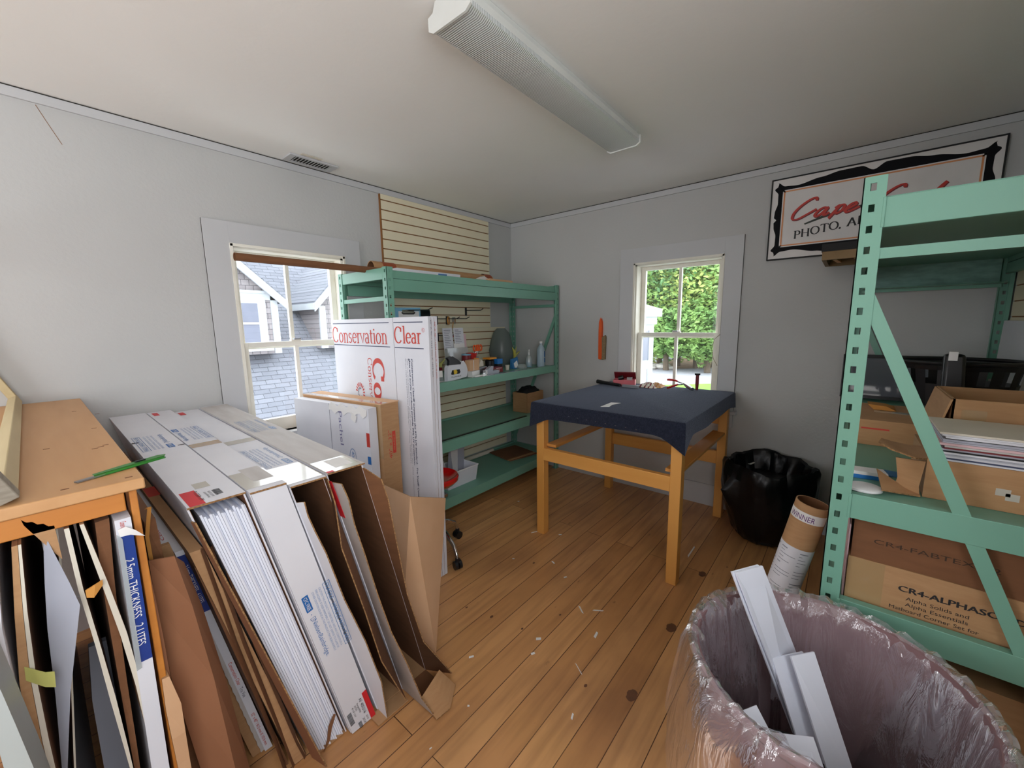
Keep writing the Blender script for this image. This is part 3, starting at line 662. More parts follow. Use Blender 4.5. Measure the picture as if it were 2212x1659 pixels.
    for sg in (1, -1):
        p1 = V((pkx+sg*(ev.x-pkx), d2y-ov, ev.z)); p0 = V((pkx, d2y-ov, pkz)); mb.prism([p0, p1, p1+V((0, 3.2, 0)), p0+V((0, 3.2, 0))], (0, 0, .04), 'roof_shingle')
    mb.build('dormer_roof', t); mb = MB()
    for sg in (1, -1):
        p1 = V((pkx+sg*(ev.x-pkx), d2y-ov-.03, ev.z)); p0 = V((pkx, d2y-ov-.03, pkz)); mb.prism([p0, p1, p1-V((0, 0, .17)), p0-V((0, 0, .17))], (0, .05, 0), 'trim_out')
    mb.box(ev.x-.02, ev.x+.04, d2y-ov, d2y+2.0, ev.z-.13, ev.z, 'trim_out'); mb.box(xl2-.01, xl2+.12, d2y-.03, d2y+.02, zb2, ev.z-.05, 'trim_out'); mb.build('dormer_trim', t)
outdoors()

# ------------------------------------------------------------------ work table and what lies on it
TX0, TX1, TY0, TY1, TZ = -1.215, -.075, -2.155, -1.168, .934
t = thing('work_table', 'pine work table with a dark blue carpet-covered top under the far window', 'table', ((TX0+TX1)/2, (TY0+TY1)/2, 0))
MB().box(TX0+.012, TX1-.012, TY0+.012, TY1-.012, TZ-.075, TZ-.004, 'pine_x').build('table_board', t)
mb = MB(); per = []
def side(x0, y0, x1, y1, n):
    for i in range(n): per.append((x0+(x1-x0)*i/n, y0+(y1-y0)*i/n))
side(TX0, TY0, TX1, TY0, 26); side(TX1, TY0, TX1, TY1, 24); side(TX1, TY1, TX0, TY1, 26); side(TX0, TY1, TX0, TY0, 24)
dips = {(TX0, TY0): .080, (TX0, TY1): .068, (TX1, TY0): .012, (TX1, TY1): .05}
def hang(x, y):
    z = .097 + .006*sin(x*9+y*5)
    for (cx, cy), dd in dips.items():
        d = abs(x-cx)+abs(y-cy)
        if d < .14: z += dd*(1-d/.14)**1.2
    return z
N = len(per); rings = []
for (dz, ins) in ((0, .014), (.004, .005), (.012, 0)):
    rings.append([V((x+(ins if x < (TX0+TX1)/2 else -ins)*(1 if min(abs(x-TX0), abs(x-TX1)) < 1e-6 else 0) , y+(ins if y < (TY0+TY1)/2 else -ins)*(1 if min(abs(y-TY0), abs(y-TY1)) < 1e-6 else 0), TZ-dz)) for x, y in per])
for fr in (.33, .66, 1.0):
    r_ = []
    for x, y in per:
        ox = (-1 if abs(x-TX0) < 1e-6 else (1 if abs(x-TX1) < 1e-6 else 0)); oy = (-1 if abs(y-TY0) < 1e-6 else (1 if abs(y-TY1) < 1e-6 else 0))
        w = .004*sin(14*x+11*y)*fr+.004*fr
        r_.append(V((x+ox*w, y+oy*w, TZ-.012-(hang(x, y)-.012)*fr)))
    rings.append(r_)
inner = [p+V(((.005 if p.x < -.6 else -.005), (.005 if p.y < -1.66 else -.005), 0)) for p in rings[-1]]
inner_up = [V((min(max(p.x, TX0+.006), TX1-.006), min(max(p.y, TY0+.006), TY1-.006), TZ-.02)) for p in rings[0]]
rings += [inner, inner_up]
b = len(mb.v); k = mb.mi('felt')
for r_ in rings: mb.v += r_
for q in range(len(rings)-1):
    for i in range(N): j = (i+1) % N; mb.f.append((b+q*N+i, b+q*N+j, b+(q+1)*N+j, b+(q+1)*N+i)); mb.m.append(k)
mb.f.append(tuple(range(b+N-1, b-1, -1))); mb.m.append(k)
mb.build('carpet_cover', t)
for i in range(8): MB().box(TX0-.0065, TX0-.0045, TY1-.30-i*.062, TY1-.292-i*.062, TZ-.062-.002*i, TZ-.0605-.002*i, 'steel').build('staple', t)
LX0, LX1, LY0, LY1 = -1.185, -.125, -2.135, -1.190; lw = .058
for x in (LX0, LX1-lw):
    for y in (LY0, LY1-lw):
        MB().box(x, x+lw, y, y+lw, 0, TZ-.075, 'pine').build('leg', t, bevel=.003)
MB().box(LX0-.002, LX0+.034, LY0+lw-.002, LY1-lw+.002, .536, .620, 'pine_r').build('rail', t, bevel=.002)
MB().box(LX1-.034, LX1-.001, LY0+lw-.002, LY1-lw+.002, .700, .785, 'pine_r').build('rail', t, bevel=.002)
MB().box(LX1-.034, LX1-.001, LY0+lw-.002, LY1-lw+.002, .400, .495, 'pine_r').build('rail', t, bevel=.002)
MB().box(LX0+.034, LX1-.034, LY1-lw-.075, LY1-lw-.002, .625, .645, 'pine_x').build('shelf_slat', t, bevel=.002)
MB().box(LX0+.034, LX1-.034, LY0+.010, LY0+.095, .632, .650, 'pine_x').build('shelf_slat', t, bevel=.002)
# things on it
Z = TZ+.0015
c = V((-.215, -1.37, Z)); t = thing('tool_box', 'small open pink red box with its lid up at the back of the work table', 'box', c)
a = V((.045, -.10, 0)); bq = V((.09, .05, 0))  # half axes, a bit turned
def orient(c, ang): return V((cos(ang), sin(ang), 0)), V((-sin(ang), cos(ang), 0))
X, Y = orient(c, radians(-72)); hx, hy, hz = .085, .055, .045
mb = MB(); O = c-X*hx-Y*hy; mb.obox(O, X*2*hx, Y*2*hy, (0, 0, .003), 'pink_box')
for o_, e1, e2 in ((O, X*2*hx, Y*.004), (O+Y*(2*hy-.004), X*2*hx, Y*.004), (O, X*.004, Y*2*hy), (O+X*(2*hx-.004), X*.004, Y*2*hy)): mb.obox(o_, e1, e2, (0, 0, hz), 'pink_box')
mb.build('tray', t)
e = O+Y*2*hy*1+V((0, 0, hz)); mb = MB(); mb.obox(e, X*2*hx, -Y*.06+V((0, 0, .055)), V((0, 0, .006)), 'dark_red'); mb.build('lid', t)
mb = MB(); mb.tube([c-X*.05+V((0, 0, .05)), c+V((0, 0, .062))-X*.01], .018, 'black_plastic'); mb.build('black_grip', t)
mb = MB().obox(c+X*.02-Y*.03+V((0, 0, .03)), X*.04, Y*.04, (0, 0, .035), 'clear_plastic'); mb.build('clear_vial', t)
p = at(1291, 824, 'z', Z+.016); q = at(1345, 833, 'z', Z+.012)
t = thing('hand_stapler', 'black long-nosed hand tool lying in front of the pink box on the table', 'hand tool', (p.x, p.y, Z))
MB().tube([p, lerp(p, q, .3), lerp(p, q, .9)], [.018, .014, .012], 'black_plastic').build('grip', t)
q2 = at(1380, 836, 'z', Z+.012); X = (q2-q).normalized(); Y = V((-X.y, X.x, 0))
MB().obox(q-Y*.012-V((0, 0, .010)), q2-q, Y*.024, (0, 0, .020), 'steel_dull').build('nose', t)
MB().obox(q+Y*.004-V((0, 0, .011)), (q2-q)*.9, Y*.020, (0, 0, .008), 'black_plastic').build('lever', t)
p = at(1403, 835, 'z', Z); t = thing('rag', 'crumpled rag with brown stripes beside the pink box on the table', 'rag', p)
for k_, (dx, dy, w, mm) in enumerate(((0, 0, .085, 'bone'), (.02, -.05, .06, 'card_tan'))):
    mb = MB(); n = 14
    pts = []
    for i in range(n):
        for j in range(n):
            u, v = i/(n-1)-.5, j/(n-1)-.5; ed = max(0, 1-4*max(abs(u), abs(v))**2)
            pts.append((p.x+dx+u*w*1.9+.006*sin(9*v), p.y+dy+v*w*1.8, Z+.001+ed*.028*(1+.5*sin(17*u+5*k_)*cos(21*v))))
    fs = [(i*n+j, (i+1)*n+j, (i+1)*n+j+1, i*n+j+1) for i in range(n-1) for j in range(n-1)]
    mb.add(pts, fs, mm)
    for q_ in range(1, n-1, 3):
        k2 = mb.mi('card_orange' if k_ else 'dark_red')
        for i in range(n-1):
            mb.m[i*(n-1)+q_] = k2
    mb.build('fold', t)
p0 = at(1441, 838, 'z', Z+.009); p1 = at(1441, 819, 'z', Z+.006)
piv = at(1478, 829, 'x', -.13); hd = at(1496, 841, 'z', Z+.014)
t = thing('pliers', 'stretching pliers with red handles lying open near the back of the table', 'pliers', (piv.x, piv.y, Z))
def bez(a, b_, c_, n=8): return [V(a)*(1-i/n)**2+V(b_)*2*(i/n)*(1-i/n)+V(c_)*(i/n)**2 for i in range(n+1)]
d = (hd-piv); lat = V((-d.y, d.x, 0)).normalized(); back = -d.normalized()
ends = (at(1441, 820, 'x', -.16), p0)
for e_ in ends:
    h1 = lerp(piv, e_, .38)+V((0, 0, .006))
    MB().tube(bez(piv, lerp(piv, e_, .2), h1, 5), .006, 'steel', n=8).build('arm', t)
    MB().tube(bez(h1, lerp(h1, e_, .45)+(V((0, 0, .010)) if e_ is ends[0] else V((0, 0, 0))), e_, 6), [.007, .008, .0085, .009, .009, .009, .008], 'red', n=8).build('handle', t)
MB().tube([piv, lerp(piv, hd, .45), hd], [.010, .017, .013], 'steel', n=8).build('jaw', t)
p = at(1505, 842, 'z', Z); tp = at(1498, 806, 'x', p.x); t = thing('burnisher', 'short red and dark handled tool standing upright on the table by the window', 'hand tool', p)
MB().tube([p, p+V((0, 0, .045)), V((p.x, p.y, tp.z-.012))], [.010, .013, .012], 'dark_red').build('handle', t)
MB().tube([V((p.x, p.y, tp.z-.012)), V((p.x, p.y, tp.z))], [.019, .020], 'black_matte').build('cap', t)
P4 = [at(1297, 879, 'z', Z), at(1320, 870, 'z', Z), at(1341, 871, 'z', Z), at(1322, 875, 'z', Z), at(1316, 879, 'z', Z)]
tag(MB().prism(P4, (0, 0, .002), 'paper').build('card_offcut'), 'small white card offcut on the blue carpet tabletop', 'card')

# ------------------------------------------------------------------ on the walls
p = at(1299, 690, 'x', -.012); q = at(1300, 768, 'x', -.012)
t = thing('counter_brush', 'orange handled counter brush hanging on the wall left of the table window', 'brush', (-.02, (p.y+q.y)/2, q.z))
y = p.y; zt_, zb_ = 1.475, 1.115
mb = MB(); prof = [(0, zt_), (.009, zt_-.03), (.012, zt_-.08), (.010, zt_-.14), (.012, zt_-.19), (.014, zt_-.27), (.014, zb_+.01), (.004, zb_), (-.012, zb_+.006), (-.013, zt_-.2), (-.013, zt_-.10), (-.010, zt_-.03)]
mb.prism([(-.028, y-a, b_) for a, b_ in prof], (.024, 0, 0), 'orange'); mb.build('handle', t, bevel=.004)
mb = MB(); prof = [(.014, zt_-.165), (.045, zt_-.145), (.052, zt_-.16), (.048, zb_+.0), (.020, zb_-.005), (.014, zb_+.01)]
mb.prism([(-.026, y-a, b_) for a, b_ in prof], (.020, 0, 0), 'bristle'); mb.build('bristles', t)

# the sign
SY0, SY1, SZ0, SZ1 = -2.282, -3.279, 1.847, 2.345
t = thing('shop_sign', 'framed white sign with red script lettering high on the right wall', 'sign', (-.02, (SY0+SY1)/2, SZ0))
O = V((-.0215, SY0, SZ0)); X = V((0, -1, 0)); Y = V((0, 0, 1)); SW, SH = SY0-SY1, SZ1-SZ0
mb = MB(); mb.box(-.021, -.001, SY1, SY0, SZ0, SZ1, 'sign_white'); N_ = 24
def ring(outer, inner, mm, off):
    n = len(outer)
    for i in range(n-1):
        q_ = [outer[i], outer[i+1], inner[i+1], inner[i]]
        mb.poly([O+X*a+Y*b_+V((-off, 0, 0)) for a, b_ in q_], mm)
ix0, ix1, iy0, iy1 = .058, SW-.062, .072, SH-.068
def ip(tab, u):
    u = 1-abs(2*u-1)   # 0 at the corners, 1 at the middle
    for (a, p_), (b_, q_) in zip(tab[:-1], tab[1:]):
        if u <= b_: f = (u-a)/(b_-a); f = f*f*(3-2*f); return p_+(q_-p_)*f
    return tab[-1][1]
TOP = [(0, .018), (.08, .044), (.22, .050), (.48, .028), (.68, .012), (.88, .011), (1, .042)]
SID = [(0, .034), (.09, .030), (.15, .012), (.30, .033), (.55, .034), (.80, .020), (.93, .018), (1, .032)]
outer, inner_ = [], []
for i in range(97):
    u = i/96; outer.append((.030+(SW-.060)*u, SH-ip(TOP, u))); inner_.append((ix0+(ix1-ix0)*u, iy1))
ring(outer, inner_, 'sign_black', .0006)
ring([(a, SH-b_) for a, b_ in outer], [(a, iy0) for a, b_ in inner_], 'sign_black', .0006)
outer, inner_ = [], []
for i in range(61):
    u = i/60; outer.append((ip(SID, u), .020+(SH-.040)*u)); inner_.append((ix0, iy0+(iy1-iy0)*u))
ring(outer, inner_, 'sign_black', .0006); ring([(SW-a, b_) for a, b_ in outer], [(ix1, b_) for a, b_ in inner_], 'sign_black', .0006)
mb.frame(O, X, Y, ix0, ix1, iy0, iy1, .009, 'sign_white', .0012); mb.frame(O, X, Y, ix0+.006, ix1-.006, iy0+.006, iy1-.006, .008, 'sign_orange', .0016)
def script(word_strokes, ox, oy, sc, mm, off, th):
    for st in word_strokes: mb.stroke([(a+b_*.38, b_*.92) for a, b_ in st], O+X*ox+Y*oy, X*sc, Y*sc, th, th*.55, mm, off)
def cr(pts, n=6):  # smooth curve through points
    out = []; P_ = [pts[0]]+pts+[pts[-1]]
    for i in range(1, len(P_)-2):
        for k_ in range(n):
            tt = k_/n; p0, p1, p2, p3 = P_[i-1:i+3]
            out.append(tuple(.5*(2*p1[c_]+(-p0[c_]+p2[c_])*tt+(2*p0[c_]-5*p1[c_]+4*p2[c_]-p3[c_])*tt*tt+(-p0[c_]+3*p1[c_]-3*p2[c_]+p3[c_])*tt**3) for c_ in (0, 1)))
    return out+[pts[-1]]
CAPC = cr([(.72, .84), (.66, .98), (.44, .92), (.18, .66), (.04, .34), (.10, .06), (.34, .02), (.66, .22), (.92, .40)])
LA = cr([(.40, .36), (.26, .42), (.10, .30), (.04, .10), (.14, .02), (.30, .16), (.42, .40), (.38, .12), (.44, .03), (.58, .14)])
LP = cr([(.10, .30), (.24, .42), (.17, .14), (.06, -.16), (.14, .12), (.28, .40), (.42, .38), (.42, .16), (.28, .03), (.20, .10)])
LE = cr([(.00, .10), (.16, .20), (.34, .34), (.28, .44), (.14, .36), (.06, .16), (.14, .02), (.34, .10), (.52, .22)])
LO = cr([(.30, .40), (.14, .34), (.04, .14), (.14, .02), (.32, .12), (.36, .32), (.28, .40), (.34, .30), (.54, .34)])
LD = cr([(.42, .34), (.26, .42), (.10, .30), (.04, .10), (.14, .02), (.32, .16), (.58, .68), (.64, .78), (.54, .46), (.46, .10), (.56, .02), (.72, .12)])
def shift(st, dx): return [(a+dx, b_) for a, b_ in st]
for dx, dy, mm, off, th in ((.004, -.005, 'dark_red', .0014, .115), (0, 0, 'sign_red', .0028, .115)):
    script([CAPC, shift(LA, .94), shift(LP, 1.56), shift(LE, 2.06)], .105+dx, .235+dy, .130, mm, off, th)
    script([CAPC, shift(LO, .86), shift(LD, 1.36)], .505+dx, .228+dy, .130, mm, off, th)
mb.poly([O+X*a+Y*b_+V((-.0012, 0, 0)) for a, b_ in [(.185, .205), (.28, .238), (.40, .262), (.62, .285), (.84, .292), (.62, .272), (.40, .246), (.28, .222), (.19, .196)]], 'sign_green')
mb.serif('PHOTO, ART', O, X, Y, .135, .118, .046, 'ink_black', w=.40, weight=.17, thin=.08, off=.0014, curve=lambda a: .17*a-.12*a*a)
mb.build('sign_board', t, smooth=False)
mb = MB(); f_ = .007
mb.box(-.028, -.0012, SY1-f_, SY0+f_, SZ1, SZ1+f_, 'black_matte').box(-.028, -.0012, SY1-f_, SY0+f_, SZ0-f_, SZ0, 'black_matte').box(-.028, -.0012, SY0, SY0+f_, SZ0, SZ1, 'black_matte').box(-.028, -.0012, SY1-f_, SY1, SZ0, SZ1, 'black_matte')
mb.build('frame', t)

# ------------------------------------------------------------------ bin with black bag, postal tube
bc = V((-.300, -2.420, 0)); t = thing('waste_bin', 'round waste bin lined with a black bag against the right wall', 'bin', bc)
MB().lathe([(.14, .012), (.180, .06), (.20, .13), (.235, .30), (.242, .40), (.236, .41), (.225, .3), (.17, .03)], bc, 'black_matte', n=40, cap0=True).build('bin_body', t)
mb = MB(); n = 72; k = mb.mi('black_bag'); prof = [(.150, .015), (.195, .06), (.222, .13), (.245, .21), (.258, .29), (.264, .37), (.266, .44), (.262, .50), (.248, .527), (.234, .515), (.222, .47), (.20, .40), (.08, .385)]
for qi, (r, z) in enumerate(prof):
    for j in range(n):
        a = 2*pi*j/n; w = (.007*sin(5*a+z*9)+.006*sin(11*a-z*21)+.004*sin(23*a+z*5))*(1 if qi < 7 else 1.2)
        ear = .075*math.exp(-(((a-2.45+pi) % (2*pi)-pi)/.13)**2-((z-.36)/.07)**2) if qi < 8 else 0
        mb.v.append(bc+V(((r+w+ear)*cos(a), (r+w+ear)*sin(a), z+(.014*sin(3*a+1)+.008*sin(7*a))*(1 if 5 < qi < 11 else .0)+.0)))
for i in range(len(prof)-1):
    for j in range(n): j2 = (j+1) % n; mb.f.append((i*n+j, i*n+j2, (i+1)*n+j2, (i+1)*n+j)); mb.m.append(k)
mb.build('bag', t)
tag(MB().obox(at(1622, 1004, 'z', .436), (.03, -.02, .01), (.012, .03, 0), (0, 0, .003), 'paper').build('torn_paper'), 'scrap of white paper caught in the mouth of the black waste bag', 'paper')
MB().add([bc+V((.2*cos(a), .2*sin(a), .405+.01*sin(5*a))) for a in [2*pi*i/24 for i in range(24)]]+[bc+V((0, 0, .43))], [(i, (i+1) % 24, 24) for i in range(24)], 'black_bag').build('bagged_rubbish', t)

p1 = at(1757, 1086, 'x', -1.60); p0 = V((-1.62, -2.56, .035)); ax = (p1-p0).normalized(); R_ = .051
t = thing('postal_tube', 'wide cardboard tube with a written paper band and white form beside the steel rack', 'tube', (p0.x, p0.y, 0))
MB().pipe(p0-ax*.0, p1, R_, R_-.004, 'card', 'card_dark', n=40).build('tube', t)
view = (CAM-p1); view = (view-ax*view.dot(ax)).normalized(); rt = view.cross(ax)*-1
if rt.dot(CR) < 0: rt = -rt
def on_tube(mb, ang0, ang1, h0, h1, m, off=.0006, n=16):
    """patch on the tube: angles measured from the side facing the room, heights down from the mouth"""
    b = len(mb.v); k = mb.mi(m)
    for i in range(n+1):
        a = ang0+(ang1-ang0)*i/n; dd = view*cos(a)+rt*sin(a)
        mb.v += [p1-ax*h0+dd*(R_+off), p1-ax*h1+dd*(R_+off)]
    for i in range(n): mb.f.append((b+2*i, b+2*i+1, b+2*i+3, b+2*i+2)); mb.m.append(k)
mb = MB(); on_tube(mb, -1.9, 1.25, .028, .062, 'paper')
def tube_text(mb, body, a0, a1, h, hh, m, off=.0012):
    vs, fs, tw = text_mesh(body); k = mb.mi(m); b = len(mb.v)
    for x, y in vs:
        a = a0+(a1-a0)*x/tw; dd = view*cos(a)+rt*sin(a); mb.v.append(p1-ax*(h-y*hh/.7)+dd*(R_+off))
    for f in fs: mb.f.append(tuple(b+i for i in f)); mb.m.append(k)
tube_text(mb, 'WINNER', -1.15, .45, .057, .020, 'ink_purple'); mb.build('name_band', t)
mb = MB(); on_tube(mb, -1.7, 1.5, .165, .40, 'card_white'); rnd = random.Random(3)
for i in range(17):
    h_ = .178+i*.0125
    for (a0, a1) in ((-1.35, -1.15), (-.9, -.9+.25+rnd.random()*.8), (.3, .5+rnd.random()*.6)):
        if rnd.random() < .75: on_tube(mb, a0, a1, h_, h_+(.0022 if i % 5 else .0035), 'ink_grey', .0011, 4)
mb.build('form_label', t)

# ------------------------------------------------------------------ flat cartons leaning in the left foreground
def carton_print(mb, O, X, Y, m='ink_blue', pale='ink_pale', k=1.0):
    O = V(O); mb.frame(O, X, Y, 0, .266*k, .072, .096, .0016, m)
    mb.text('FRAGILE - HANDLE WITH CARE', O, X, Y, .008, .0775, .013, m, w=.250*k)
    for i, s_ in enumerate(('CAUTION THIS PRODUCT COMBUSTIBLE AND MAY CONSTITUTE A', 'FIRE HAZARD IF USED IMPROPERLY. DO NOT EXPOSE TO FLAME OR', 'OTHER IGNITION SOURCE AS THIS PRODUCT MAY BURN RAPIDLY')):
        mb.text(s_, O, X, Y, .004, .058-i*.0115, .0065, pale, w=.252*k)
    mb.rect(O, X, Y, 0, .060*k, .004, .024, 'label_cfc' if m == 'ink_blue' else m, .0007)
    mb.text('CFC FREE', O, X, Y, .005, .0085, .011, 'paper', w=.050*k, off=.0012)
    mb.rect(O, X, Y, .073*k, .076*k, .012, .015, m)
    mb.frame(O, X, Y, .086*k, .094*k, .006, .022, .0014, m)
    mb.text('NielsenBainbridge.', O, X, Y, .097*k, .0085, .0145, m, w=.155*k)
def code_label(mb, O, X, Y, flip=1):
    """red bar, stock number, small lines and a bar code; X across the carton, Y along it"""
    O = V(O); rnd = random.Random(5)
    mb.text('AF 400316', O, Y, -V(X) if flip > 0 else V(X), .012, -.032 if flip > 0 else .022, .010, 'ink_black', w=.085)
    for i in range(3): mb.text(('Fluorogard AF/HD', 'SATCOTE', '40 X 60 X 3/16')[i], O, Y, -V(X) if flip > 0 else V(X), .022, -.046-.010*i if flip > 0 else .036+.010*i, .0055, 'ink_black', w=.05)
    x = .0
    while x < .045:
        w = .0008+rnd.random()*.0016; mb.rect(O, X, Y, .060, .078, .028+x, .028+x+w, 'ink_black'); x += w+.0007+rnd.random()*.0012
def carton(name, label, group, xt, xb, zt, yf, yb=-.035, front=None, mtop='card_white', mside='card_white', wall=.0045, back_lift=.03, bottom=True):
    """sheared flat carton: xt, xb = (left, right) at the top and on the floor"""
    t = thing(name, label, 'cardboard box', ((xb[0]+xb[1])/2, (yf+yb)/2, 0), group)
    def P(s_, z, y):  # s_ 0 left 1 right
        f = z/zt; a = xb[0]+(xt[0]-xb[0])*f; b_ = xb[1]+(xt[1]-xb[1])*f
        return V((a+(b_-a)*s_, y, z+(back_lift*f*(y-yf)/(yb-yf))))
    w = xt[1]-xt[0]; ws = wall/w
    mb = MB()
    def slab(s0, s1, z0, z1, y0, y1, m): mb.hexa([P(s0, z0, y0), P(s1, z0, y0), P(s1, z0, y1), P(s0, z0, y1), P(s0, z1, y0), P(s1, z1, y0), P(s1, z1, y1), P(s0, z1, y1)], m)
    slab(0, ws, .004, zt-wall, yf, yb, mside); slab(1-ws, 1, .004, zt-wall, yf, yb, mside); slab(0, 1, .004, zt, yb, yb+wall, mside)
    slab(ws, 1-ws, .004, .009, yf, yb, 'card')
    # brown inner faces, colour darkened to imitate shade inside the carton
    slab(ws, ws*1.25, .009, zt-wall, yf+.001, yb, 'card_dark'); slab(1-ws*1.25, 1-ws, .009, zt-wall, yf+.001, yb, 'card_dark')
    mb.build('body', t, smooth=False)
    return t, P, slab
CG = 'white framing-board cartons leaning in a row'
def top_panel(t, P, zt, yf, yb, wall, m='card_white', over=.004, prints=None):
    mb = MB(); q = [P(0, zt-wall, yf-over), P(1, zt-wall, yf-over), P(1, zt-wall, yb), P(0, zt-wall, yb)]
    q2 = [p_+V((0, 0, wall+.0004)) for p_ in q]; mb.hexa(q+q2, m)
    mb.hexa([q[0]-V((0, .0012, 0)), q[1]-V((0, .0012, 0)), q[1], q[0], q2[0]-V((0, .0012, 0)), q2[1]-V((0, .0012, 0)), q2[1], q2[0]], 'card_edge')
    O = q2[0]; Xv = (q2[1]-q2[0]).normalized(); Yv = (q2[3]-q2[0]).normalized(); W_ = (q2[1]-q2[0]).length; L_ = (q2[3]-q2[0]).length
    if prints: prints(mb, O, Xv, Yv, W_, L_)
    return mb.build('top_flap', t, smooth=False)

# first carton: open front, full of white foam boards
ZT = .992
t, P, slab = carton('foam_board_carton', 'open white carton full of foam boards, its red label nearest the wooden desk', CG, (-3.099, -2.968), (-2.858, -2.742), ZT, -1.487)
def pr1(mb, O, X, Y, W_, L_):
    carton_print(mb, O+Y*(L_-.80)+X*.106, Y, -X)     # lines run away from us
    mb.rect(O, X, Y, .006, .040, .0, .120, 'label_red', .0007)
    code_label(mb, O+X*.012+Y*.012, X, Y)
    mb.rect(O, X, Y, .045, .080, .125, .175, 'tape', .0005); mb.rect(O, X, Y, .0, .020, L_*.56, L_*.572, 'gap', .0005)
    mb.rect(O, X, Y, .11, W_, .665, .675, 'gap', .0005)
top_panel(t, P, ZT, -1.495, -.04, .0045, prints=pr1)
mb = MB().sheet([P(0, z, -1.487) for z in (.95, .7, .45, .2, .01)], [P(0, z, -1.487)+V((.012*(1-z)+.004, -.018-.05*(1-z)**1.5, 0)) for z in (.95, .7, .45, .2, .01)], (-.004, 0, 0), 'card_brown', 'card_brown', 'card_edge'); mb.build('side_flap', t)
nb = 17
for i in range(nb):
    s0 = .14+i*(.80/nb); s1 = s0+.80/nb*.90; z1 = .955-.006*((i*7) % 3); yf_ = -1.478-.004*((i*5) % 4)
    mb = MB()
    f = lambda s_, z, y: P(s_, z, y) + V((-.0 if z < .5 else 0, 0, 0))
    mb.hexa([f(s0, .010, yf_), f(s1, .010, yf_), f(s1, .010, -.08), f(s0, .010, -.08), f(s0, z1, yf_), f(s1, z1, yf_), f(s1, z1, -.08), f(s0, z1, -.08)], 'white_board')
    where = 'leftmost' if i == 0 else ('rightmost' if i == nb-1 else None)
    o = mb.build('foam_board', smooth=False)
    tag(o, 'white foam board standing in the open carton among identical boards', 'foam board', 'white foam boards packed in the open carton')
mb = MB(); q0 = P(.86, .12, -1.4965); mb.sheet([q0, q0+V((-.022, -.002, -.03)), q0+V((-.03, -.002, -.075)), q0+V((-.045, -.002, -.11))], [q0+V((.004, -.006, -.002)), q0+V((-.014, -.008, -.04)), q0+V((-.024, -.008, -.08)), q0+V((-.045, -.003, -.112))], (0, -.001, 0), 'card_dark')
tag(mb.build('torn_strip'), 'curled torn brown paper strip stuck low on the ends of the foam boards', 'paper strip')

# second carton: closed printed front
ZT2 = .990
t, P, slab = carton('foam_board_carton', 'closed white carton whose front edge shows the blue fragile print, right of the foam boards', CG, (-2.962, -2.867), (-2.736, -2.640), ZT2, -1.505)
def pr2(mb, O, X, Y, W_, L_):
    carton_print(mb, O+Y*(L_-.49)+X*.0, -Y, X)
    mb.rect(O, X, Y, .012, .034, L_-.11, L_-.03, 'label_red', .0007)
    mb.rect(O, X, Y, .0, W_, L_-.87, L_-.81, 'tape_brown', .0004); mb.rect(O, X, Y, .0, .095, .03, .19, 'tape', .0005)
    mb.rect(O, X, Y, .035, .09, .08, .22, 'card_grey', .0006)
top_panel(t, P, ZT2, -1.510, -.04, .0045, prints=pr2)
mb = MB(); a0, a1, a2, a3 = P(.02, .004, -1.513), P(.99, .004, -1.513), P(.99, ZT2-.006, -1.513), P(.02, ZT2-.006, -1.513)
mb.hexa([a0, a1, a1+V((0, .008, 0)), a0+V((0, .008, 0)), a3, a2, a2+V((0, .008, 0)), a3+V((0, .008, 0))], 'card_white')
D_ = (a0-a3).normalized(); R_ = V((-D_.z, 0, D_.x)); R_ = R_ if R_.x > 0 else -R_
carton_print(mb, V((-2.872+.010, -1.513, .605)), D_, R_)
Lb = P(.99, .138, -1.513)
mb.rect(Lb, D_, R_, 0, .138, -.018, 0, 'label_red', .0008)
mb.text('AF400316', Lb, R_*-1, D_, 0, 0, .001, 'ink_black', w=.001)
for k_, (tx, hh, ww) in enumerate((('AF 400316', .0105, .075), ('Fluorogard AF/HD', .006, .046), ('SATCOTE', .006, .026), ('40" X 60" X 3/16"', .006, .046))):
    mb.text(tx, Lb, D_, R_, .010+.010*(k_ > 0), -.034-.0095*k_-(.002 if k_ else 0), hh, 'ink_black', w=ww)
rnd = random.Random(4); x = 0
while x < .052:
    w = .001+rnd.random()*.0018; mb.rect(Lb, D_, R_, .030+x, .030+x+w, -.086, -.070, 'ink_black', .0008); x += w+.0008+rnd.random()*.0012
mb.text('QTY 25', Lb, D_, R_, .100, -.030, .006, 'ink_black', w=.02); mb.text('24.541', Lb, D_, R_, .098, -.044, .008, 'ink_black', w=.028)
x = 0
while x < .030:
    w = .001+rnd.random()*.0014; mb.rect(Lb, D_, R_, .100+x, .100+x+w, -.062, -.050, 'ink_black', .0008); x += w+.0008+rnd.random()*.001
mb.build('front_panel', t, smooth=False)

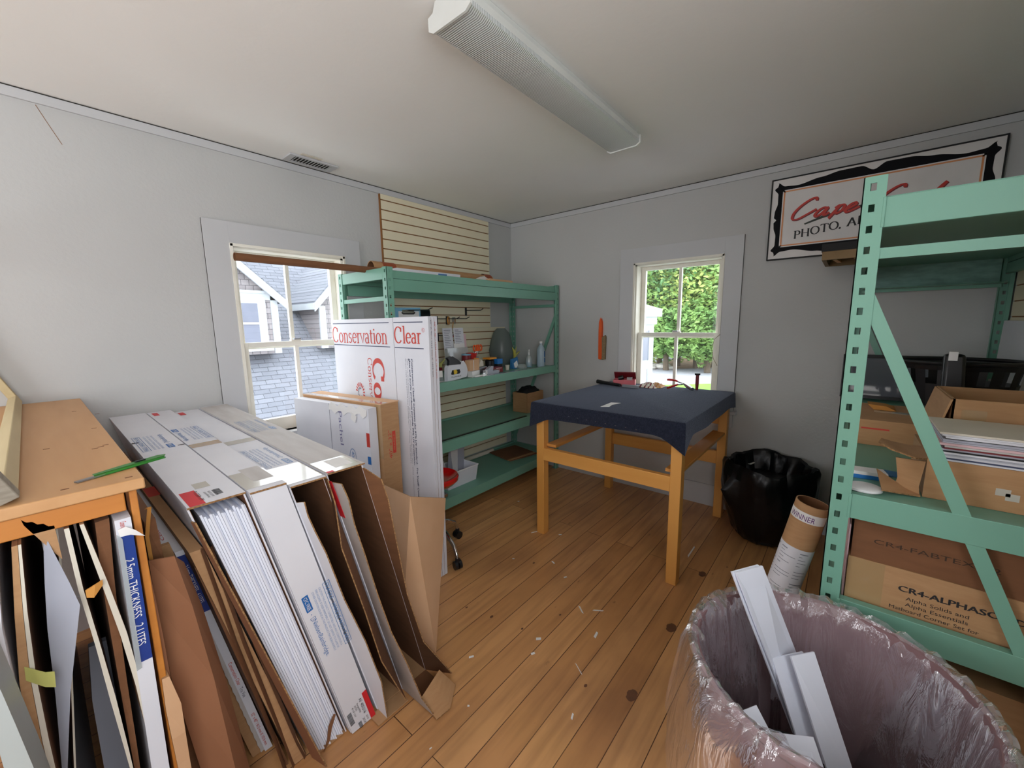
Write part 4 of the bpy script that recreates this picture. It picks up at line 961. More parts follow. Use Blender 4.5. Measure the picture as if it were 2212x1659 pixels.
# third carton: open and empty
ZT3 = .974
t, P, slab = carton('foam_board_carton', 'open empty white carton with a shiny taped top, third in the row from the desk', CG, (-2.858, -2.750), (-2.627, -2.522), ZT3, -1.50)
def pr3(mb, O, X, Y, W_, L_):
    carton_print(mb, O+Y*.215+X*.100, Y, -X, m='ink_pale', pale='ink_pale')
    mb.rect(O, X, Y, .010, .034, L_-.11, L_-.03, 'label_red', .0007)
    mb.rect(O, X, Y, .0, W_, .02, .20, 'tape', .0009); mb.rect(O, X, Y, .02, .09, .07, .19, 'paper', .0007); mb.rect(O, X, Y, .03, W_, .02, .06, 'paper', .0007)
    mb.rect(O, X, Y, .0, W_, .60, .66, 'tape', .0006)
top_panel(t, P, ZT3, -1.512, -.04, .0045, prints=pr3)
def flap(t, name, inner, outer_px, ys, m, m2, edge='card_edge', th=.004):
    n = len(outer_px); B = [at(px, py, 'y', ys[0]+(ys[1]-ys[0])*(i/(n-1))) for i, (px, py) in enumerate(outer_px)]
    A_ = [inner(max(b_.z, .006)) for b_ in B]
    for a_, b_ in zip(A_, B): a_.z = b_.z = max(b_.z, .006)
    return MB().sheet(A_, B, (th, 0, 0), m, m2, edge).build(name, t)
flap(t, 'white_flap', lambda z: P(.03, z, -1.50), [(656, 1085), (664, 1115), (680, 1150), (703, 1195), (743, 1296), (788, 1385), (823, 1474), (836, 1551)], (-1.515, -1.56), 'card_white', 'card_white')
flap(t, 'brown_flap', lambda z: P(.97, z, -1.50), [(706, 1035), (722, 1085), (737, 1185), (750, 1220), (788, 1324), (823, 1429), (876, 1514)], (-1.52, -1.60), 'card_dark', 'card_dark')
MB().box(-2.66, -2.53, -1.56, -1.502, .003, .007, 'card').build('bottom_flap', t)

# fourth carton: grey-topped, widest open, flaps bent out
ZT4 = .982
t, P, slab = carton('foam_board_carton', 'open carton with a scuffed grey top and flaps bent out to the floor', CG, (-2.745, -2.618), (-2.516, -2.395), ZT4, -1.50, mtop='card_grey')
def pr4(mb, O, X, Y, W_, L_):
    carton_print(mb, O+Y*(L_-.78)+X*.112, Y, -X, m='ink_pale', pale='ink_pale')
    mb.rect(O, X, Y, .0, W_-.01, .0, .13, 'tape', .0006); mb.rect(O, X, Y, .04, .10, .03, .12, 'paper', .0008); mb.rect(O, X, Y, .0, .022, .0, .016, 'label_red', .001)
top_panel(t, P, ZT4, -1.515, -.04, .0045, m='card_grey', prints=pr4)
f4 = flap(t, 'grey_flap', lambda z: P(.02, z, -1.50), [(737, 1046), (752, 1080), (764, 1132), (788, 1202), (816, 1289), (844, 1366), (879, 1436), (910, 1509), (942, 1556)], (-1.55, -1.70), 'card_grey', 'card_grey')
mb = MB(); pa = P(.02, .955, -1.505); pb = P(.02, .82, -1.505)
mb.sheet([pa+V((-.0035, 0, 0)), pb+V((-.0035, 0, 0))], [pa+V((-.002, -.022, .0)), pb+V((-.001, -.028, 0))], (-.001, 0, 0), 'label_red'); mb.build('red_tape', t)
flap(t, 'brown_side_flap', lambda z: P(.97, z, -1.50), [(787, 1012), (823, 1036), (838, 1081), (856, 1172), (879, 1285), (914, 1387), (976, 1475)], (-1.51, -1.60), 'card_dark', 'card')
MB().sheet([at(911, 1507, 'y', -1.655), at(935, 1470, 'y', -1.65), at(949, 1448, 'y', -1.63)], [at(943, 1556, 'z', .006), at(973, 1530, 'z', .006), at(984, 1480, 'z', .012)], (0, 0, .003), 'card_orange', 'card', 'card_edge').build('bottom_flap', t)
MB().poly([P(.02, .006, -1.5), V((-2.50, -1.66, .006)), V((-2.40, -1.60, .006)), P(.98, .006, -1.5)], 'card_dark').build('floor_flap', t)

# tan folded panel behind them
a_t, c_t, r_t = at(826, 1046, 'y', -1.05), at(886, 1073, 'y', -1.38), at(963, 1076, 'y', -1.27)
r_b, c_b = at(942, 1412, 'z', .004), at(868, 1404, 'z', .004); a_b = V((a_t.x+.05, a_t.y, .004))
mb = MB(); mb.sheet([a_t, a_b], [c_t, c_b], (.004, .002, 0), 'card_tan', 'card', 'card_edge').sheet([c_t, c_b], [r_t, r_b], (.001, .004, 0), 'card_tan', 'card', 'card_edge')
tag(mb.build('folded_cardboard', smooth=False), 'tall folded tan cardboard panel standing in front of the red stool', 'cardboard')

# kraft 40 x 32 carton and the white one leaning on it
def turned_box(name, label, nl, w, L_, ang, zt, m, cat='cardboard box'):
    """upright slab: near left corner nl, width w, depth L_, turned by ang about z"""
    X = V((cos(ang), sin(ang), 0)); Y = V((-sin(ang), cos(ang), 0)); t = thing(name, label, cat, (nl[0]+.5*w, nl[1]+.5*L_, 0)); return t, V((nl[0], nl[1], 0)), X, Y
t, O, X, Y = turned_box('kraft_carton', 'tall brown carton marked 40 x 32 in red, behind the row of white cartons', (-2.100, -.80), .125, .73, radians(8.5), 1.016, 'card')
mb = MB().obox(O+V((0, 0, .003)), X*.125, Y*.73, (0, 0, 1.008), 'card'); Z_ = V((0, 0, 1)); F0 = O
def vt(mb, body, x, z, h, w, m, O_=F0, X_=X): mb.text(body, V(O_), Z_, -V(X_), z, -x, h, m, w=w)
vt(mb, '40" x 32"', .062, .69, .022, .165, 'ink_red')
mb.rect(O, X, Z_, .068, .092, .715, .845, 'ink_red', .0008); mb.text('FRAGILE', O, Z_, -X, .735, -.085, .010, 'card', w=.09, off=.0012)
mb.obox(O-X*.0008+V((0, -.0008, .70)), X*.0004, Y*.05, (0, 0, .31), 'tape_brown')
mb.build('body', t, smooth=False)
mb = MB().obox(O-X*.002-Y*.004+V((0, 0, 1.011)), X*.13, Y*.737, (0, 0, .005), 'card_tan')
mb.obox(O-X*.002-Y*.004+V((0, 0, 1.0162)), X*.05, Y*.737, (0, 0, .0006), 'tape_brown'); mb.build('top_flap', t, smooth=False)
O2 = O-X*.062+Y*.03; t = thing('white_carton', 'grubby white carton with torn tape and pen marks, leaning on the tall brown carton', 'cardboard box', (O2.x, O2.y+.3, 0))
mb = MB().obox(O2+V((0, 0, .003)), X*.055, Y*.70, (0, 0, .995), 'card_white')
mb.rect(O2+Y*.70, -Y, Z_, .355, .359, .1, .998, 'ink_grey', .0006)
B0 = O2+Y*.70   # far left corner of the wide face, looking along -Y
for k_, (x_, z_, s_) in enumerate(((.43, .90, 'Pachel'),)): mb.text(s_, B0, V((0, 0, -1)), -Y, -.96, .44, .030, 'ink_pen', w=.20)
mb.text('40x60', B0, V((0, 0, -1)), -Y, -.735, .535, .022, 'ink_blue', w=.085)
for i in range(24):
    a0, a1 = 2*pi*i/24, 2*pi*(i+1)/24; c0 = B0-Y*.545+V((0, 0, .69)); q = [c0+(-Y)*(r*.030*cos(a))+Z_*(r*.062*sin(a))-X*.0012 for a, r in ((a0, 1), (a1, 1), (a1, .93), (a0, .93))]; mb.poly(q, 'ink_blue')
mb.rect(B0, -Y, Z_, .672, .699, .78, .86, 'ink_red', .0008); mb.rect(B0, -Y, Z_, .672, .699, .68, .725, 'label_cfc', .0008)
mb.build('body', t, smooth=False)
mb = MB(); n = 12
A_ = [B0-Y*(.36+.33*i/n)+V((0, 0, .990+.010*((i*5) % 3)))-X*(.002+.003*(i % 2)) for i in range(n+1)]; B_ = [p_-V((0, 0, .030+.015*((i*7) % 3)))-X*.002 for i, p_ in enumerate(A_)]
mb.sheet(A_, B_, -X*.001, 'paper'); c0 = B0-Y*.56+V((0, 0, .93)); mb.obox(c0-X*.006, -Y*.035-Z_*.02, Z_*.035-Y*.015, -X*.004, 'paper'); mb.build('torn_tape', t)

# tall glass carton
XC, YN, YS, ZC = -1.950, -1.060, -.735, 1.487
t = thing('glass_carton', 'tall white carton with red serif lettering standing against the end of the far rack', 'cardboard box', (-1.925, -.54, 0))
O = V((XC, -.025, 0)); X = V((0, -1, 0)); Y = V((0, 0, 1))
def fs(px, py): p_ = at(px, py, 'x', XC); return -.025-p_.y, p_.z
mb = MB().box(XC, -1.893, YS, -.025, .003, ZC, 'card_white')
s0 = fs(722, 742)[0]; s1 = fs(837, 742)[0]; z0 = fs(776, 738)[1]; z1 = fs(722, 707)[1]
zb_ = fs(730, 739)[1]; za_ = fs(730, 707)[1]
mb.serif('Conservation', O, X, Y, s0-.015, zb_, za_-zb_, 'ink_red', w=s1-s0+.02, weight=.105, thin=.05)
for zz in (fs(780, 698)[1], fs(780, 746.5)[1]): mb.rect(O, X, Y, fs(719, 700)[0], fs(840, 700)[0], zz-.003, zz+.002, 'ink_navy')
Dn = V((0, 0, -1)); Rt = V((0, -1, 0))
sC = fs(807, 820)[0]; sC1 = fs(831, 820)[0]; zt_ = fs(820, 774)[1]; zb2 = fs(820, 905)[1]
mb.serif('Conservation', O, Dn, Rt, -zt_, sC, sC1-sC, 'ink_red', w=(zt_-zb2)*3.0, weight=.17, thin=.07)
sD = fs(797, 820)[0]; sD1 = fs(806, 820)[0]; mb.serif('Conservation', O, Dn, Rt, -zt_, sD, sD1-sD, 'ink_red', w=.40, weight=.10, thin=.05)
lc = (fs(779, 848)[0], fs(779, 848)[1])
for i in range(13):   # round dashed emblem: red dashes outside, navy inside
    a0 = radians(-80+i*20); a1 = a0+radians(11)
    for r0, r1, mm in ((.042, .068, 'ink_red'), (.024, .036, 'ink_navy')):
        aa0, aa1 = (a0, a1) if mm == 'ink_red' else (a0+pi*.8, a1+pi*.8)
        mb.poly([O+X*(lc[0]+r*cos(a)*.8)+Y*(lc[1]+r*sin(a))+V((-.0009, 0, 0)) for a, r in ((aa0, r0), (aa0, r1), (aa1, r1), (aa1, r0))][::-1], mm)
mb.build('body', t, smooth=False)
mb = MB().box(XC-.003, -1.893, YN, YS-.010, .003, ZC+.002, 'card_white').box(XC+.004, -1.895, YS-.010, YS, .003, ZC, 'card_dark')
O = V((XC-.003, -.025, 0)); s0 = fs(853, 740)[0]; s1 = fs(912, 740)[0]; zb_ = fs(870, 741)[1]; za_ = fs(870, 706)[1]
mb.serif('Clear', O, X, Y, s0, zb_, za_-zb_, 'ink_red', w=s1-s0, weight=.13, thin=.055)
rc = fs(915, 713)
for i in range(16):
    a0, a1 = 2*pi*i/16, 2*pi*(i+1)/16
    mb.poly([O+X*(rc[0]+r*cos(a))+Y*(rc[1]+r*sin(a))+V((-.0009, 0, 0)) for a, r in ((a0, .010), (a0, .012), (a1, .012), (a1, .010))][::-1], 'ink_red')
mb.text('R', O, X, Y, rc[0]-.0045, rc[1]-.005, .010, 'ink_red', w=.009)
for py in (696, 751.5): zz = fs(880, py)[1]; mb.rect(O, X, Y, fs(851, 700)[0], fs(914, 700)[0], zz-.003, zz+.002, 'ink_navy')
zt_ = fs(890, 775)[1]; sB = fs(890, 800)[0]
for o_ in (0, .0008, .0016):
    mb.text('Conservation Clear\u00ae surpasses the 97% UV standard.  Tru Vue\u00ae Conservation Grade', O, Dn, Rt, -zt_+o_, sB+.002+o_*.5, .013, 'ink_navy', w=.98)
    mb.text('glass and acrylic products provide 99% UV protection.', O, Dn, Rt, -zt_+o_, sB-.020+o_*.5, .013, 'ink_navy', w=.62)
mb.text('The Tru Vue Conservation Grade glazing products meet ISO 18902 specifications for blocking', O, Dn, Rt, -zt_, sB-.038, .008, 'ink_grey', w=.95)
mb.text('direct rays and passed the Photographic Activity Test (PAT).', O, Dn, Rt, -zt_, sB-.053, .008, 'ink_grey', w=.62)
mb.build('sleeve', t, smooth=False)
mb = MB(); n = 60
for x0_ in (XC+.014, XC+.034):
    A_ = [V((x0_+.002*(i % 2), YN-.002, ZC-.004-i*(ZC-.01)/n)) for i in range(n+1)]; B_ = [V((x0_+.016, YN-.003, p_.z)) for p_ in A_]
    mb.sheet(A_, B_, (0, -.0015, 0), 'card_white', edge='card_edge')
mb.text('60" X 40" / 1524 mm X 1016 mm', V((XC+.030, YN-.006, 0)), Dn, V((1, 0, 0)), -1.46, .002, .007, 'ink_red', w=.30); mb.text('60" X 40" / 1524 mm X 1016 mm', V((XC+.012, YN-.006, 0)), Dn, V((1, 0, 0)), -1.47, -.006, .007, 'ink_navy', w=.30)
mb.build('serrated_edge', t, smooth=False)

# ------------------------------------------------------------------ cabinet-height desk with boards standing under it
DZ = 1.129
t = thing('wooden_desk', 'high pine desk along the left wall with boards stored standing beneath it', 'desk', (-3.9, -.8, 0))
mb = MB().box(-4.90, -3.180, -1.613, -.014, DZ-.024, DZ, 'pine_y'); mb.build('desktop', t, bevel=.003)
mb = MB()
for (px, py) in ((210, 894), (203, 925), (205, 969), (218, 965), (100, 970), (265, 1010), (140, 1057), (278, 1031), (228, 961), (160, 889)):
    p_ = at(px, py, 'z', DZ); mb.box(p_.x-.006, p_.x+.006, p_.y-.003, p_.y+.003, DZ, DZ+.0004, 'card_dark')
mb.build('nail_marks', t)
MB().box(-4.90, -3.214, -1.603, -1.583, DZ-.066, DZ-.025, 'desk_edge').build('apron', t, bevel=.002)
for x, y in ((-3.206, -1.590), (-3.206, -.10), (-4.88, -1.59), (-4.88, -.10)): MB().box(x, x+.013, y, y+.06, 0, DZ-.025, 'desk_edge').build('leg', t, bevel=.002)
p = [at(165, 1044, 'z', DZ+.001), at(232, 1024, 'z', DZ+.001)]
t = thing('utility_knife', 'green handled snap-off utility knife on the wooden desk', 'knife', p[0])
k0, k1 = p; X = (k1-k0); Xn = X.normalized(); Y = V((-Xn.y, Xn.x, 0)); X = Xn*.165
MB().obox(k0-Y*.003, X*.40, Y*.010, (0, 0, .003), 'steel_dull').build('blade', t)
MB().prism([k0+X*.18-Y*.002, k0+X*1.0-Y*.009, k0+X*1.04, k0+X*.98+Y*.009, k0+X*.5+Y*.010, k0+X*.2+Y*.006], (0, 0, .007), 'green_knife').build('handle', t, bevel=.002)
MB().obox(k0+X*.66-Y*.002+V((0, 0, .007)), X*.12, Y*.006, (0, 0, .003), 'black_plastic').build('slider', t)
# stretcher frame standing on the desk
t = thing('stretcher_frame', 'raw pale wooden frame standing on the desk at the left edge of the view', 'frame', (-3.37, -.8, DZ+.001))
ti = radians(22); U = V((-sin(ti), 0, cos(ti))); N1 = V((cos(ti), 0, sin(ti)))
base = V((-3.376, -1.600, DZ+.0012))
MB().obox(base+V((0, .046, 0)), N1*.026, (0, 1.50, 0), U*.036, 'raw_wood').build('bottom_rail', t, bevel=.002)
MB().obox(base+V((0, 1.547, 0)), N1*.026, (0, .045, 0), U*.66, 'raw_wood').build('far_stile', t, bevel=.002)
MB().obox(base, N1*.028, (0, .045, 0), U*.66, 'end_grain').build('near_stile', t, bevel=.002)
MB().obox(base+U*.661, N1*.026, (0, 1.592, 0), U*.04, 'raw_wood').build('top_rail', t, bevel=.002)

def edge_slab(name, label, cat, Lp, Rp, yf, yb, mf, ms, group=None, K=9, split=None, ztop=None, parent_thing=None, wavy=0.0):
    """board or carton seen end-on: its left and right outline in the photograph at depth yf, standing on the floor, running back to yb"""
    def line(pp):
        q = [at(px, py, 'y', yf) for px, py in pp]; q = [(p_.z, p_.x) for p_ in q]
        (z0, x0), (z1, x1) = q[-2], q[-1]
        if z1 > .004: q.append((.004, x1+(x1-x0)/(z1-z0)*(.004-z1)*.8))
        return q
    Lz, Rz = line(Lp), line(Rp); zt = min(1.061, ztop or min(Lz[0][0], Rz[0][0]))
    def X_(q, z):
        if z >= q[0][0]: return q[0][1]
        for (za, xa), (zb, xb) in zip(q[:-1], q[1:]):
            if zb <= z <= za: return xa+(xb-xa)*(z-za)/((zb-za) or 1e-9)
        return q[-1][1]
    zs = [zt+(.004-zt)*i/(K-1) for i in range(K)]
    A_ = [V((X_(Lz, z), yf+wavy*sin(z*23), z)) for z in zs]; B_ = [V((max(X_(Rz, z), X_(Lz, z)+.003), yf+wavy*sin(z*19+1), z)) for z in zs]
    mb = MB(); ext = V((0, yb-yf, 0)); mb.sheet(A_, B_, ext, mf, mf, ms)
    return mb, A_, B_
def put(name, label, cat, *a, group=None, **k):
    mb, A_, B_ = edge_slab(name, label, cat, *a, **k); o = mb.build(name, smooth=False); tag(o, label, cat, group); return o
SG = 'boards standing under the desk'
put('mat_board', 'pale board edge at the far left bottom corner, under the desk', 'board', [(-40, 1200), (-10, 1400), (40, 1585), (75, 1659)], [(-8, 1200), (7, 1394), (52, 1560), (88, 1640)], -1.66, -.15, 'card_white', 'card_white', group=SG)
put('melamine_board', 'smooth white panel leaning at the bottom left corner in front of the boards', 'panel', [(-60, 1430), (-20, 1560), (20, 1700)], [(-25, 1430), (25, 1545), (74, 1659)], -1.80, -1.68, 'panel_pale', 'panel_pale', group=SG)
put('board_pack', 'pack of boards with an orange-brown edge, second from the left under the desk', 'board', [(23, 1150), (31, 1324), (38, 1429), (50, 1568), (87, 1659)], [(36, 1155), (55, 1394), (75, 1534), (104, 1659)], -1.63, -.15, 'card', 'card_dark', group=SG)
o = put('mat_board', 'cream mat board right beside the orange-brown pack under the desk', 'board', [(37, 1155), (56, 1394), (76, 1534), (105, 1659)], [(44, 1160), (66, 1394), (91, 1534), (120, 1659)], -1.63, -.15, 'bone', 'card_dark', group=SG)
p = [at(52, 1440, 'y', -1.634), at(75, 1446, 'y', -1.640), at(98, 1452, 'y', -1.655), at(118, 1450, 'y', -1.66)]; q = [at(56, 1470, 'y', -1.634), at(80, 1478, 'y', -1.640), at(98, 1484, 'y', -1.655), at(121, 1484, 'y', -1.66)]
tag(MB().sheet(p, q, (0, -.0005, 0), 'lime').build('sticky_note'), 'pale yellow sticky note flag on the board edges under the desk', 'sticky note')
# bowed grey sheet
L = [at(a_, b_, 'y', -1.60) for a_, b_ in ((96, 1160), (99, 1260), (105, 1360), (122, 1499), (136, 1659))]; R = [at(a_, b_, 'y', y_) for (a_, b_), y_ in zip(((99, 1160), (150, 1258), (173, 1307), (152, 1499), (146, 1659)), (-1.60, -1.63, -1.64, -1.63, -1.61))]
L.append(V((L[-1].x+.03, -1.6, .005))); R.append(V((L[-1].x+.006, -1.605, .005)))
tag(MB().sheet(L, R, (-.0015, .001, 0), 'paper_grey').build('bowed_sheet'), 'bowed grey paper sheet hanging out between the boards under the desk', 'paper')
put('mat_board', 'thin dark-sided board just behind the bowed grey sheet', 'board', [(116, 1110), (126, 1200), (150, 1400), (160, 1659)], [(121, 1110), (131, 1200), (154, 1400), (164, 1659)], -1.58, -.15, 'bone', 'card_dark', group=SG)
put('mat_board', 'cream-edged board curving down right of the bowed grey sheet', 'board', [(129, 1106), (174, 1296), (209, 1404), (244, 1534), (281, 1659)], [(141, 1106), (188, 1307), (223, 1411), (258, 1534), (288, 1659)], -1.61, -.15, 'bone', 'card_dark', group=SG)
put('mat_board', 'thick cream-edged board with a torn tan tab, left of the blue-labelled carton', 'board', [(159, 1101), (209, 1233), (258, 1366), (304, 1516), (333, 1659)], [(168, 1101), (223, 1233), (268, 1345), (293, 1429), (321, 1534), (345, 1659)], -1.61, -.15, 'bone', 'card', group=SG)
a_ = [at(184, 1275, 'y', -1.622), at(205, 1262, 'y', -1.625), at(221, 1252, 'y', -1.618)]; b_ = [at(187, 1290, 'y', -1.622), at(203, 1290, 'y', -1.626), at(222, 1262, 'y', -1.618)]
tag(MB().sheet(a_, b_, (0, -.003, 0), 'card_orange').build('torn_tab'), 'torn tan cardboard tab folded over the thick cream-edged board', 'cardboard')
a_ = [at(45+i*12, 1122+i*2+4*(i % 2), 'y', -1.60) for i in range(7)]; b_ = [p_+V((.002, 0, -.012-.010*i+(.004 if i % 2 else 0))) for i, p_ in enumerate(a_)]
tag(MB().sheet(a_, b_, (0, -.003, 0), 'card').build('torn_flap'), 'ragged torn brown flap just under the desktop at the left', 'cardboard')
put('torn_carton', 'dark torn-edged carton just left of the larger blue label', 'cardboard box', [(203, 1111), (212, 1200), (232, 1330), (262, 1500)], [(236, 1120), (243, 1190), (250, 1300), (276, 1480)], -1.585, -.3, 'card_dark', 'card_dark', group=SG, wavy=.004)
put('white_sheet', 'pale grey sheet standing deep between the two cream-edged boards', 'board', [(190, 1380), (200, 1520), (225, 1659)], [(236, 1380), (262, 1520), (290, 1659)], -1.30, -1.28, 'paper_grey', 'paper_grey', group=SG)

def glass_box(label, xl, xr, xlb, xrb, zt, yf, yb, blue0, blue1, txt, low, zwhite=None):
    t = thing('glass_pack', label, 'cardboard box', (xlb, (yf+yb)/2, 0)); mb = MB()
    def P(s_, z, y): f = z/zt; a = xlb+(xl-xlb)*f; b = xrb+(xr-xrb)*f; return V((a+(b-a)*s_, y, max(z, .004)))
    mb.hexa([P(0, .004, yf), P(1, .004, yf), P(1, .004, yb), P(0, .004, yb), P(0, zt, yf), P(1, zt, yf), P(1, zt, yb), P(0, zt, yb)], 'card_white')
    D_ = (P(0, 0, yf)-P(0, zt, yf)).normalized(); R_ = V((-D_.z, 0, D_.x)); R_ = R_ if R_.x > 0 else -R_
    e = .0009; w = xr-xl
    mb.poly([P(0, blue1, yf)-V((0, e, 0)), P(1, blue1, yf)-V((0, e, 0)), P(1, blue0, yf)-V((0, e, 0)), P(0, blue0, yf)-V((0, e, 0))], 'label_blue')
    for body, z, h, ww, m, off in txt: mb.text(body, P(off, z, yf), D_, R_, 0, 0, h, m, w=ww, off=.0018)
    return t, mb, P
t, mb, P = glass_box('pack with the large blue label under the right end of the desk', -3.236, -3.2105, -3.250, -3.218, 1.050, -1.612, -.15, 1.012, .715,
    [('2.5mm THICKNESS   2 LITES', .960, .0145, .205, 'paper', .26), ('Conservation', 1.045, .010, .02, 'ink_red', .3)], None)
mb.build('body', t, smooth=False)
a = [P(0, z, -1.6135) for z in (1.02, .9, .8, .7)]; b = [P(.30, z, -1.618) for z in (1.01, .89, .80, .705)]
MB().sheet(a, b, (0, -.0006, 0), 'clear_plastic').build('loose_wrap', t)
a = [P(.1, 1.03, -1.6135), P(.6, 1.034, -1.618), P(1.1, 1.025, -1.63)]; b = [P(.2, 1.014, -1.6135), P(.8, 1.014, -1.619), P(1.6, 1.008, -1.635)]
MB().sheet(a, b, (0, -.001, 0), 'paper').build('torn_corner', t)
put('kraft_pack', 'pinkish brown pack with a ragged white edge, right of the larger blue label', 'cardboard box', [(349, 1440), (352, 1500), (372, 1600), (385, 1659)], [(366, 1462), (388, 1499), (402, 1590), (414, 1659)], -1.60, -.3, 'card_tan', 'card', group=SG, wavy=.004)
put('kraft_board', 'orange-brown board edge beside the desk leg', 'board', [(300, 1160), (325, 1280), (352, 1415), (392, 1640)], [(306, 1150), (332, 1275), (360, 1410), (398, 1640)], -1.57, -.3, 'card_brown', 'card_dark', group=SG)
put('torn_carton', 'torn carton with a yellow-brown lip in the gap right of the desk leg', 'cardboard box', [(309, 1118), (322, 1190), (345, 1330), (400, 1600)], [(336, 1120), (352, 1195), (372, 1300), (430, 1600)], -1.46, -.3, 'card_dark', 'card_dark', group=SG, wavy=.004)
a_ = [at(312, 1100, 'y', -1.475), at(318, 1096, 'y', -1.48), at(316, 1120, 'y', -1.48), at(313, 1160, 'y', -1.475), at(322, 1210, 'y', -1.47)]; b_ = [p_+V((.007, -.004, .001)) for p_ in a_]
tag(MB().sheet(a_, b_, (0, -.003, 0), 'card_orange').build('yellow_tab'), 'curled yellow-brown cardboard lip right of the desk leg', 'cardboard')
# big folded brown sheets
def K3(pp, y): return [at(a_, b_, 'y', y) for a_, b_ in pp]
L = K3([(321, 1212), (338, 1307), (370, 1464), (433, 1659)], -1.52); Fm = K3([(377, 1202), (415, 1307), (462, 1464), (508, 1659)], -1.56); R = K3([(398, 1215), (436, 1307), (487, 1464), (540, 1659)], -1.50)
for q in (L, Fm, R): q.append(V((q[-1].x+(q[-1].x-q[-2].x)*q[-1].z/(q[-2].z-q[-1].z), q[-1].y, .004)))
tag(MB().sheet(L, Fm, (0, .004, 0), 'card_brown', 'card_dark').sheet(Fm, R, (0, .004, 0), 'card_brown', 'card_dark').build('folded_sheet', smooth=False), 'large folded brown cardboard sheet in front, left of the smaller blue label', 'cardboard')

t, mb, P = glass_box('slim white pack with a small blue label, left of the foam boards', -3.112, -3.092, -2.955, -2.932, .815, -1.335, -.15, .80, .60,
    [('2.5mm THICKNESS   6 LITES', .765, .011, .135, 'paper', .25), ('Conservation Clear', .395, .010, .095, 'ink_red', .25), ('Tru Vue', .29, .010, .04, 'ink_navy', .25), ('32" x 40" / 813 mm X 1016 mm', .175, .009, .15, 'ink_red', .25)], None)
mb.build('body', t, smooth=False)
mb = MB(); K = 46
A_ = [P(0, .80-.8*i/K, -1.336)+V((-.010-.002*(i % 2), -.004, 0)) for i in range(K)]; B_ = [P(0, .80-.8*i/K, -1.336)+V((.0, -.001, 0)) for i in range(K)]
mb.sheet(A_, B_, (0, -.002, 0), 'card_grey'); mb.build('serrated_edge', t)
def lean_box(name, label, xl, xr, xlb, xrb, zt, yf, yb, m, prints=None, group=None):
    t = thing(name, label, 'cardboard box', ((xlb+xrb)/2, (yf+yb)/2, 0), group); mb = MB()
    def P(s_, z, y): f = z/zt; a = xlb+(xl-xlb)*f; b = xrb+(xr-xrb)*f; return V((a+(b-a)*s_, y, max(z, .004)))
    mb.hexa([P(0, .004, yf), P(1, .004, yf), P(1, .004, yb), P(0, .004, yb), P(0, zt, yf), P(1, zt, yf), P(1, zt, yb), P(0, zt, yb)], m)
    if prints: prints(mb, P)
    mb.build('body', t, smooth=False); return t, P
def prw(mb, P):
    O = P(0, .842, -1.19); Xv = V((1, 0, 0)); Yv = V((0, 1, 0))
    mb.rect(O, Xv, Yv, .002, .040, -.12, .62, 'card_white', .0006)
    mb.text('EU/13', O+V((0, 0, .0004)), Yv, -Xv, .06, -.016, .011, 'ink_black', w=.05); mb.text('02140', O+V((0, 0, .0004)), Yv, -Xv, -.08, -.020, .012, 'ink_black', w=.06); mb.text('CERTAIN', O+V((0, 0, .0004)), Yv, -Xv, -.10, -.036, .008, 'ink_red', w=.20)
lean_box('label_carton', 'narrow carton with a white stencilled top edge behind the folded brown sheet', -3.158, -3.118, -2.990, -2.960, .842, -1.325, -.10, 'card', prw)
def prk(mb, P):
    O = P(0, .855, -1.46); mb.rect(O, V((1, 0, 0)), V((0, 1, 0)), .001, .034, .56, .68, 'ink_red', .0006)
lean_box('kraft_carton', 'slim brown carton wedged left of the carton of foam boards, red tape on its top', -3.100, -3.070, -2.908, -2.872, .855, -1.46, -.10, 'card', prk)
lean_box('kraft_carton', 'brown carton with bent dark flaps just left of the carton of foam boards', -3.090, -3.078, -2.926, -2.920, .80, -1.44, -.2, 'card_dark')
for i, (a_, b_, lb) in enumerate((((433, 1190), (592, 1606), 'nearest the slim white pack'), ((452, 1188), (612, 1606), 'middle one left of the foam boards'), ((472, 1192), (640, 1608), 'nearest the foam board carton'))):
    q = [at(*a_, 'y', -1.47), at(*lerp(V((*a_, 0)), V((*b_, 0)), .5).xy+V((-6, 0)), 'y', -1.49), at(*b_, 'y', -1.47)]; q.append(V((q[-1].x+.02, -1.47, .005)))
    r_ = [p_+V((.010, .012, 0)) for p_ in q]
    tag(MB().sheet(q, r_, (.003, .012, 0), 'card_dark', 'card_dark', 'card_dark').build('cardboard_flap'), 'dark brown cardboard flap edge, '+lb, 'cardboard', 'dark flaps between the slim pack and the foam boards')

